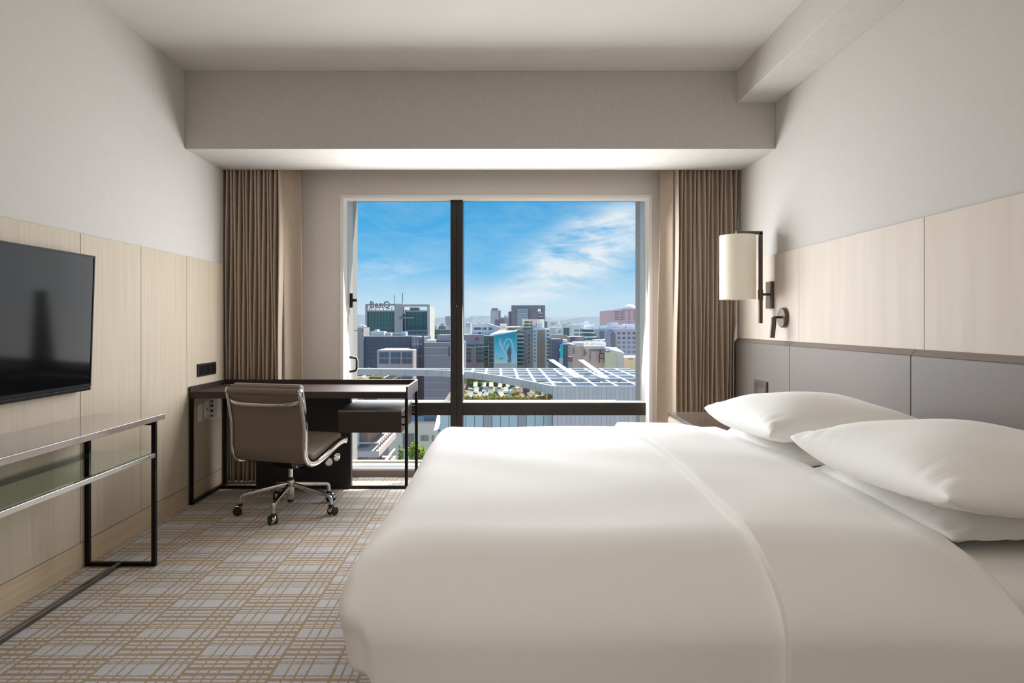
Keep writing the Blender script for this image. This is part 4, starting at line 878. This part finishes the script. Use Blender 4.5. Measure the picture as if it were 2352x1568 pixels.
pc('wall', 1258, 1282, 738, ground_py(d), d, 16, cm(190, 190, 200), b); wins(b, d, ((1265, 1274),), ((741, 742.8), (744.4, 746.4)), cm(140, 140, 160)); obj('folded_roof', MB().prism([(cx(1284, d), cz(737, d)), (cx(1293, d), cz(736.5, d)), (cx(1292, d), cz(748, d)), (cx(1289, d), cz(751, d))], d - 1, d + 6), cm(226, 222, 226), b)
# Q, R, S, T, U: nearer right hand blocks
d = 262; b = bld('office_building', 'low brown grey block behind the dark glass building', 1263, 1342, d)
pc('wall', 1263, 1303, 770, ground_py(d), d, 14, cm(140, 130, 130), b); pc('wall', 1303, 1342, 773, ground_py(d), d - 1, 14, cm(126, 124, 132), b); pc('window', 1310, 1320, 774, 785, d - 1.2, .4, cm(70, 74, 96, .3), b); pc('window', 1320, 1326, 775, 786, d - 1.2, .4, gwin, b); pc('roof_edge', 1263, 1300, 769, 770.4, d - .3, 1, cgd, b); pc('roof_plant', 1326, 1341, 777, 783, d + 1, 4, cgl, b)
d = 182; b = bld('office_building', 'dark blue glass block with a narrow turquoise banner', 1268, 1317, d)
pc('wall', 1269, 1293, 779, ground_py(d), d, 14, cm(84, 88, 108, .3), b); pc('wall', 1293, 1317, 791, ground_py(d), d - .6, 14, cm(82, 106, 124, .3), b)
bn = pc('banner', 1286.5, 1293.2, 791, 836, d - .9, .5, cm(70, 186, 206), b); bn['label'] = 'narrow turquoise banner'; pc('banner_base', 1284.5, 1293.2, 822, 836, d - .95, .3, cm(190, 220, 232), b); pc('banner_notch', 1284.5, 1288, 800, 806, d - .95, .3, cm(150, 210, 222), b)
for k in range(5): pc('floor_line', 1269, 1286, 787 + 9 * k, 787.6 + 9 * k, d - .1, .3, cm(100, 104, 124), b)
for k in range(4): pc('floor_line', 1293.4, 1317, 799 + 9 * k, 799.6 + 9 * k, d - .75, .3, cm(100, 122, 138), b)
pc('roof_plant', 1290, 1303, 780, 790, d + 3, 5, cm(170, 174, 184), b); pc('parapet', 1291, 1320, 789, 791.2, d - .8, 1, cm(196, 196, 200), b)
d = 170; b = bld('factory_building', 'beige rooftop workshop with pale parapets and tall recesses', 1314, 1392, d)
pc('wall', 1315, 1340, 791, ground_py(d), d, 16, cm(158, 148, 148), b); pc('wall', 1340, 1391, 797, ground_py(d), d - .5, 14, cm(166, 152, 150), b); pc('parapet', 1323, 1341, 787, 795.5, d - .6, 3, cm(176, 174, 178), b); pc('parapet', 1341, 1391, 794.6, 801, d - 1.2, 3, cm(158, 164, 172), b); pc('roof_slab', 1322, 1392, 786, 795, d + 4, 8, cm(216, 210, 204), b)
for x0, x1, y0, y1 in ((1316.5, 1319.5, 798, 812), (1341, 1344, 800, 818), (1354.5, 1356.5, 803, 830), (1345.5, 1347.5, 808, 814), (1378, 1380, 800, 812)): pc('recess', x0, x1, y0, y1, d - .7, .4, cm(110, 100, 104), b)
pc('dark_slot', 1358, 1377, 803, 806, d - .7, .4, cm(108, 98, 100), b)  # dark strip on the wall below the parapet
for x0, x1, y0, y1 in ((1342, 1344.5, 789.5, 791.5), (1352, 1357, 790, 792), (1364, 1367, 792, 794.5)): pc('roof_vent', x0, x1, y0 - 2, y1 - 1, d + 3, 1.5, cm(206, 196, 180), b)
for x0, x1, y0, y1 in ((1376, 1378, 812, 833), (1388, 1390, 812, 833), (1376, 1390, 811, 813), (1376, 1390, 822, 823.4)): pc('door_frame', x0, x1, y0, y1, d - 1.6, .5, cm(66, 58, 62), b)
pc('tank', 1307, 1315, 819, 831, d - 4, 3, cm(120, 84, 80), b)
d = 168; b = bld('shed', 'beige shed with bright sloping metal roof at right', 1388, 1436, d)
pc('wall', 1389, 1418, 808, ground_py(d), d, 10, cm(196, 172, 154), b); pc('wall', 1418, 1433, 813, ground_py(d), d - .2, 10, cm(168, 166, 168), b)
obj('sloping_roof', MB().add([P(1388, 801, d - .5), P(1399, 800, d - .5), P(1418, 813.5, d - .8), P(1434, 812.5, d - .8), P(1415, 799.6, d + 9), P(1390, 799, d + 9)], [(0, 2, 3, 4), (0, 4, 5), (0, 1, 2)]), cm(244, 238, 226), b, solid=.25)
pc('vent_hole', 1392.2, 1394, 806.8, 809, d - .15, .3, dwin, b); pc('vent_hole', 1396.8, 1398.6, 806.8, 809, d - .15, .3, dwin, b)
d = 176; b = bld('low_building', 'low pinkish beige rooftop room beyond the pergola at far right', 1424, 1490, d)
pc('wall', 1424, 1490, 822, ground_py(d), d, 10, cm(190, 164, 148), b); pc('roof_slab', 1392, 1490, 820.6, 822.4, d - 1, 11, cm(226, 220, 216), b); pc('window', 1444, 1454, 823.5, 826, d - .15, .3, cm(120, 130, 134), b)
d = 300; b = bld('house', 'cluster of small white houses left of the blue grey block', 1369, 1408, d)
pc('wall', 1369, 1392, 781, ground_py(d), d, 12, cm(178, 178, 188), b); pc('wall', 1392, 1408, 780, ground_py(d), d + 2, 12, cm(186, 172, 168), b); wins(b, d, ((1374, 1377), (1387, 1392.5)), ((781.5, 784), (786, 789)), gwin); wins(b, d + 2, ((1394.5, 1398), (1400, 1404)), ((784, 789),), cm(140, 120, 120)); pc('lower_wall', 1366, 1408, 790, ground_py(d), d - 2, 6, cm(150, 140, 134), b)
d = 360; b = bld('office_building', 'grey glass block between white office and blue grey block', 1374, 1412, d)
pc('wall', 1376, 1412, 755, ground_py(d), d, 16, cm(126, 136, 156), b); pc('dark_bay', 1377, 1388, 761, ground_py(d), d - .4, 6, cm(84, 92, 112), b)
for k in range(4): pc('floor_line', 1388.5, 1410, 762 + 7 * k, 762.8 + 7 * k, d - .2, .4, cm(146, 158, 176), b)
pc('roof_plant', 1378, 1394, 748, 755, d + 4, 6, cm(196, 196, 204), b); pc('roof_plant', 1396, 1404, 745, 755, d + 4, 6, cm(158, 160, 176), b)

# ------------------------------------------------------------------ neighbouring annex: pergola roof over a terrace
ax = thing('annex_building', 'concrete annex below with white pergola beams and curved fascia', 'building', (8, 118, GZ))
conc, concl, wbeam = cm(158, 158, 164), cm(162, 162, 168), cm(230, 226, 226)
ZT, ZF = -8.1, -11.3
cur = smooth_pts([(8.1, 100, 0), (6.6, 104, 0), (4.0, 111, 0), (-1.0, 122, 0), (-6.4, 130, 0), (-14, 135, 0), (-28, 137, 0), (-38, 137.5, 0)], 6)
def curve_y(x):
    for p, q in zip(cur, cur[1:]):
        if q.x <= x <= p.x: return p.y + (q.y - p.y) * (p.x - x) / max(1e-6, p.x - q.x)
    return 100
vs = []; fs = []
for i, p in enumerate(cur):
    t = (cur[min(i + 1, len(cur) - 1)] - cur[max(i - 1, 0)]).normalized(); nn = Vector((t.y, -t.x, 0)) * .5
    for q, z in ((p, ZT), (p + nn * (1 if nn.y > 0 else -1), ZT), (p + nn * (1 if nn.y > 0 else -1), ZT - 1.25), (p, ZT - 1.25)): vs.append((q.x, q.y, z))
n = len(cur); fs = [(i * 4 + k, i * 4 + (k + 1) % 4, (i + 1) * 4 + (k + 1) % 4, (i + 1) * 4 + k) for i in range(n - 1) for k in range(4)] + [(3, 2, 1, 0), tuple((n - 1) * 4 + k for k in range(4))]
obj('curved_fascia', MB().add(vs, fs), conc, ax)
for i in range(len(cur) - 1):
    if i % 2 == 0:
        p, q = cur[i], cur[i + 1]; t = (q - p).normalized(); m = (p + q) / 2
        obj('fascia_joint', MB().box((p.x - .03, p.y - .03, ZT - 1.25), (p.x + .03, p.y + .05, ZT - .05)), cgd, ax)
block('rear_wall', (8.1, 100.3, GZ), (27, 101, ZT - .05), cgd, ax)
for k in range(29):
    for z0, z1 in ((ZT - 3.3, ZT), (ZT - 6.7, ZT - 3.34), (ZT - 10, ZT - 6.74)):
        block('concrete_panel', (8.12 + .65 * k, 99.95, z0), (8.12 + .65 * k + .625, 100.32, z1), conc if (k * 7 + int(z0)) % 3 else concl, ax)
block('far_beam', (-38, 139, ZT - .5), (27, 139.6, ZT), wbeam, ax)
for x in (-7.6, -4.9, -2.2, .6, 3.4, 5.9, 8.4, 11.4, 14.5, 17.6, 20.7, 23.8):
    y0 = curve_y(x) + .2 if x < 8.1 else 100.3
    block('pergola_beam', (x - .21, y0, ZT - .55), (x + .21, 139, ZT + .02), wbeam, ax)
for y in (106, 114.5, 121, 128, 133.5):
    xs = [p.x for p in cur if p.y < y]; x0 = min(xs) if xs else 8.1
    block('cross_beam', (x0, y - .34, ZT - .5), (27, y + .34, ZT), wbeam, ax)
for a, b_ in (((13.3, 113, -7.9), (10.0, 128, -5.75)), ((17.8, 111, -7.9), (15.6, 128, -5.8))):
    a, b_ = Vector(a), Vector(b_); obj('tilted_slat', MB().sweep([a, b_], rrect(.5, .06, .02, 1), up=(1, 0, 0)), wbeam, ax)
block('roof_deck', (8.1, 101, ZF - .3), (27, 139, ZF - .1), cm(66, 64, 70, .9, 1), ax)
block('terrace_deck', (-8.6, 101.9, ZF - .4), (8.1, 139, ZF), cm(112, 106, 102, .9, 1.1), ax)
block('left_terrace_deck', (-40, 140.5, ZF - .4), (-23.4, 166, ZF), cm(112, 106, 102, .9, 1.1), ax)
block('terrace_front', (-8.6, 102.2, GZ), (8.1, 103, ZF - .4), cm(120, 132, 142, .3), ax)
for k in range(13): block('facade_pane', (-8.6 + 1.29 * k + .05, 102.0, ZF - 8), (-8.6 + 1.29 * k + 1.24, 102.25, ZF - .42), cm(150, 168, 178, .25) if k not in (5, 9) else cm(132, 132, 140, .3), ax)
block('terrace_edge', (-8.6, 101.8, ZF - .42), (8.1, 102.3, ZF + .12), cgl, ax)
block('column', (4.85, 122.6, ZF), (5.75, 123.5, ZT - .9), cm(86, 78, 82), ax)
block('column', (-8.2, 126, ZF), (-7.6, 126.8, ZT - .9), cm(86, 78, 82), ax)
block('column', (-25.8, 146, ZF), (-25.1, 146.7, ZT - .9), cm(96, 92, 98), ax); block('back_wall', (-9, 139.6, ZF), (8.1, 140.2, ZF + 1.4), cm(120, 126, 134), ax)
obj('planter_wall', MB().sweep(smooth_pts([(2.4, 118, ZF + .5), (3.2, 121, ZF + .5), (4.2, 124, ZF + .5), (4.4, 128, ZF + .5)], 4), rrect(.5, .25, .05, 1), up=(0, 0, 1)), cm(150, 140, 136), ax)
obj('planter_wall', MB().sweep(smooth_pts([(5.4, 107, ZF + .4), (6.2, 109, ZF + .4), (7.9, 110.5, ZF + .4)], 4), rrect(.45, .25, .05, 1), up=(0, 0, 1)), cm(130, 140, 140), ax)
bal = obj('glass_balustrade', MB().box((-23.5, 140.5, ZF), (-23.4, 166, ZF + 1.1)), M['shelfglass'], ax); block('handrail', (-23.56, 140.5, ZF + 1.1), (-23.34, 166, ZF + 1.2), cm(200, 200, 204), ax)
for i, (x, y, w, dd, h) in enumerate(((10.4, 117, 2.2, 4, 2.6), (13.2, 119.5, 2.4, 5, 2.6), (17, 118, 2.6, 4, 2.4), (20.2, 116, 2.2, 3, 2.2), (12, 126, 3, 3, 2.2), (22.5, 126, 2.5, 4, 2.0))):
    t = thing('cooling_unit', ('grey cooling unit on the annex roof below the pergola, ' + ('front left', 'second from the left', 'third from the left', 'fourth from the left', 'behind the front left ones', 'rear right')[i]), 'machine', (x, y, ZF - .1), 'rooftop cooling units')
    block('casing', (x - w / 2, y - dd / 2, ZF - .1), (x + w / 2, y + dd / 2, ZF - .1 + h), cm(140, 140, 148), t)
    obj('fan', MB().lathe([(.5, 0), (.8, .05), (.8, .4), (.6, .45)], (x, y, ZF - .1 + h), seg=16), cm(92, 92, 98), t)

leafm = vary(cm(104, 116, 58), (214, 170, 92), nscale=1.2, lo=.42, hi=.62); green = vary(cm(88, 112, 50), (170, 186, 96), nscale=.9); bright = vary(cm(128, 150, 66), (186, 204, 120), nscale=.8); olive = vary(cm(96, 104, 72), (140, 146, 100), nscale=.8)
def leaves(pts_fn, n, size, seed):
    q = random.Random(seed); mb = MB()
    for _ in range(n):
        c = Vector(pts_fn(q)); a = Vector((q.gauss(0, 1), q.gauss(0, 1), q.gauss(0, 1))).normalized() * size * q.uniform(.6, 1.2); b = a.cross(Vector((q.gauss(0, 1), q.gauss(0, 1), q.gauss(0, 1)))).normalized() * size * q.uniform(.5, 1)
        mb.add([c - a, c + b * .6, c + a, c - b * .6], [(0, 1, 2, 3)])
    return mb
def hedge(label, x0, x1, y0, y1, z, h, m, n, seed):
    t = thing('hedge', label, 'hedge', ((x0 + x1) / 2, (y0 + y1) / 2, z))
    def f(q): return (q.uniform(x0, x1), q.uniform(y0, y1), z + h * (q.random() ** .5) * (1 + .12 * math.sin(q.uniform(0, 50))))
    obj('foliage', leaves(f, n, .22, seed), m, t, kind='stuff')
    block('branch_core', (x0 + .1, y0 + .15, z), (x1 - .1, y1 - .15, z + h * .8), cm(70, 76, 44), t)
hedge('clipped orange green hedge along the front edge of the annex terrace', -7.0, 8.0, 102.4, 103.6, ZF, 1.35, leafm, 2600, 1)
hedge('clipped orange green hedge along the back of the annex terrace', -6.2, 4.8, 136, 137.4, ZF, 1.75, leafm, 1600, 2)
hedge('low green hedge just before the back hedge of the terrace', -5.6, 3.4, 132.5, 133.5, ZF, .9, green, 700, 3)
hedge('orange hedge at the right edge of the far left terrace', -26.8, -23.9, 141.5, 160, ZF, 1.5, leafm, 1300, 4)
hedge('low mixed hedge on the far left terrace front edge', -38, -27.5, 141, 142.4, ZF, .8, leafm, 800, 5)
hedge('green hedge at the back of the far left terrace', -38, -27, 161, 163, ZF, 1.6, green, 800, 6)
def shrub(name, label, x, y, z, rx, h, m, n, seed, cat='shrub', trunk=.3, size=.2):
    t = thing(name, label, cat, (x, y, z))
    def f(q):
        while True:
            v = Vector((q.uniform(-1, 1), q.uniform(-1, 1), q.uniform(-1, 1)))
            if .25 < v.length < 1: break
        v *= .75 + .25 * math.sin(4 * v.x + seed) * math.sin(5 * v.z)
        return (x + v.x * rx, y + v.y * rx, z + trunk * h + (1 - trunk) * h * .5 * (1 + v.z))
    obj('foliage', leaves(f, n, size, seed), m, t, kind='stuff')
    obj('trunk', MB().tube([(x, y, z), (x + .03, y, z + h * .3), (x, y + .02, z + h * .62)], lambda t_: rx * (.10 - .05 * t_), 7), cm(92, 80, 70), t)
shrub('shrub', 'leafy yellow green shrub at the left end of the terrace hedge', -6.3, 112, ZF, 1.5, 1.9, leafm, 500, 21)
shrub('shrub', 'small round shrub among the front row of loungers', -.8, 109, ZF, .9, 1.4, bright, 260, 22)
shrub('shrub', 'small bushy shrub right of the middle loungers', 2.9, 110, ZF, .85, 1.5, leafm, 260, 23)
shrub('shrub', 'pale flowering shrub right of the dark terrace column', 6.6, 113, ZF, 1.0, 1.8, bright, 300, 24)
shrub('shrub', 'low dark shrub in the front bed near the concrete wall', 6.9, 104.6, ZF, 1.0, 1.1, olive, 260, 25)
shrub('shrub', 'low shrub in the front bed below the dark column', 4.3, 105, ZF, .9, 1.0, green, 260, 26)
# sun loungers
def lounger():
    t = thing('sun_lounger', 'x', 'sun lounger')
    obj('seat', MB().box((-.40, -1.0, .30), (.40, .45, .42)), cm(236, 226, 216, .8, 1.15), t); obj('backrest', MB().add([(-.40, .45, .32), (.40, .45, .32), (.40, .95, 1.05), (-.40, .95, 1.05), (-.40, .55, .32), (.40, .55, .32), (.40, 1.03, 1.0), (-.40, 1.03, 1.0)], [(0, 1, 2, 3), (7, 6, 5, 4), (0, 4, 5, 1), (1, 5, 6, 2), (2, 6, 7, 3), (3, 7, 4, 0)]), cm(236, 226, 216, .8, 1.15), t)
    obj('frame', MB().box((-.38, -.95, 0), (-.30, .5, .30)).box((.30, -.95, 0), (.38, .5, .30)), cm(150, 146, 146), t); return t
lp = lounger(); first = True
rows = (('back', ((-4.3, 131), (-2.7, 130.5), (-1.2, 130.5), (.4, 130), (2.0, 130.5))), ('middle', ((-3.8, 121), (-2.2, 121.5), (-.4, 121), (1.4, 121), (2.4, 116.5))), ('front', ((-4.6, 112), (-3.1, 112.5), (-1.9, 111.5), (.7, 112.5), (1.9, 113))))
names = ('leftmost', 'second from the left', 'middle one', 'fourth from the left', 'rightmost')
for rn, ps in rows:
    for i, (x, y) in enumerate(ps):
        o = lp if first else lp.copy()
        if not first:
            COL.objects.link(o)
            for c in lp.children:
                k = c.copy(); COL.objects.link(k); k.parent = o
        first = False
        o.location = (x, y, ZF); o.rotation_euler = (0, 0, R.uniform(-.15, .15)); o['label'] = 'white sun lounger on the annex terrace, %s in the %s row' % (names[i], rn); o['group'] = 'sun loungers on the annex terrace'
for i, (x, y) in enumerate(((-36.5, 152), (-34.2, 152), (-32, 152.5), (-29.8, 152))):
    o = lp.copy(); COL.objects.link(o); o.location = (x, y, ZF); o.rotation_euler = (0, 0, 0)
    for c in lp.children:
        k = c.copy(); COL.objects.link(k); k.parent = o
    o['label'] = 'white sun lounger on the far left terrace, %s' % (('leftmost', 'second from the left', 'third from the left', 'rightmost')[i]); o['group'] = 'sun loungers on the left terrace'
# ------------------------------------------------------------------ street level seen through the lower left pane
bb = thing('terraced_building', 'low dark building with stacked pale balcony slabs, below the desk drawer', 'building', (-24, 122, GZ))
XB = -17.4
block('core', (-44, 103, GZ), (XB - 2.2, 116, -13), cm(104, 98, 98), bb)
for k, z in enumerate((-13.6, -17.6, -21.6, -25.6)):
    block('balcony_slab', (-44, 100, z - .9), (XB, 117, z), cm(150, 146, 152), bb)
    for i in range(8): block('glazing', (-40.6 + 2.5 * i, 102.6, z + .2), (-38.3 + 2.5 * i, 102.9, z + 2.7), cm(150, 164, 172, .2) if (i + k) % 3 else cm(88, 92, 100, .2), bb)
    for i in range(9): block('side_post', (XB - .3, 101 + 1.9 * i, z), (XB - .2, 101.1 + 1.9 * i, z + 1.1), cm(120, 116, 116), bb)
    block('handrail', (XB - .4, 100, z + 1.1), (XB - .1, 117, z + 1.22), cm(196, 190, 184), bb); block('front_handrail', (-44, 100.1, z + 1.1), (XB, 100.3, z + 1.22), cm(196, 190, 184), bb)
d = 176; hb_ = bld('house', 'pale plastered house with dark gate and small grey windows, behind the desk legs', 893, 1010, d)
pc('wall', 893, 1040, 972, ground_py(d), d, 14, cm(186, 184, 180), hb_); pc('parapet', 893, 1040, 968, 973, d - .4, 1, cm(160, 160, 164), hb_); pc('gate', 925, 951, 996, 1030, d - .2, .5, cm(104, 106, 114), hb_)
for x0, x1 in ((966, 972), (972.8, 978), (979.4, 984.5), (991.5, 997)): pc('window', x0, x1, 1000, 1013, d - .2, .4, cm(112, 118, 128, .3), hb_)
pc('roof_box', 940, 952, 962, 969, d + 5, 4, cgl, hb_)
d = 150; hb_ = bld('glass_canopy_house', 'dark sloping glass roof with white edge left of the mullion', 1000, 1060, d)
obj('sloping_glass', MB().add([P(1005, 990, d), P(1040, 985, d), P(1048, 954, d + 14), P(1021, 955, d + 14)], [(0, 1, 2, 3)]), cm(80, 92, 108, .15), hb_, solid=.3)
pc('wall', 1006, 1060, 990, ground_py(d), d + 1, 10, cm(150, 156, 160), hb_)
obj('white_edge', MB().add([P(997, 993, d - .2), P(1004.5, 991, d - .2), P(1021, 955, d + 14), P(1005, 955, d + 14)], [(0, 1, 2, 3)]), cm(206, 208, 210), hb_, solid=.4)
shrub('tree', 'bright green leafy tree by the pale house, low in the window', cx(957, 140), 140, GZ, 2.3, cz(1012, 140) - GZ, bright, 1500, 31, 'tree', .74, .42)
shrub('tree', 'slim young tree beside the dark gate, low in the window', cx(921, 138), 138, GZ, .85, cz(1012, 138) - GZ, green, 600, 32, 'tree', .62, .26)
shrub('tree', 'dark olive tree crown above the pale house roof', cx(978, 205), 205, GZ, 5.2, cz(950, 205) - GZ, olive, 1600, 33, 'tree', .55, .6)
shrub('tree', 'green tree crown behind the desk leg above the pale house', cx(944, 200), 200, GZ, 3.4, cz(950, 200) - GZ, green, 1000, 34, 'tree', .6, .5)
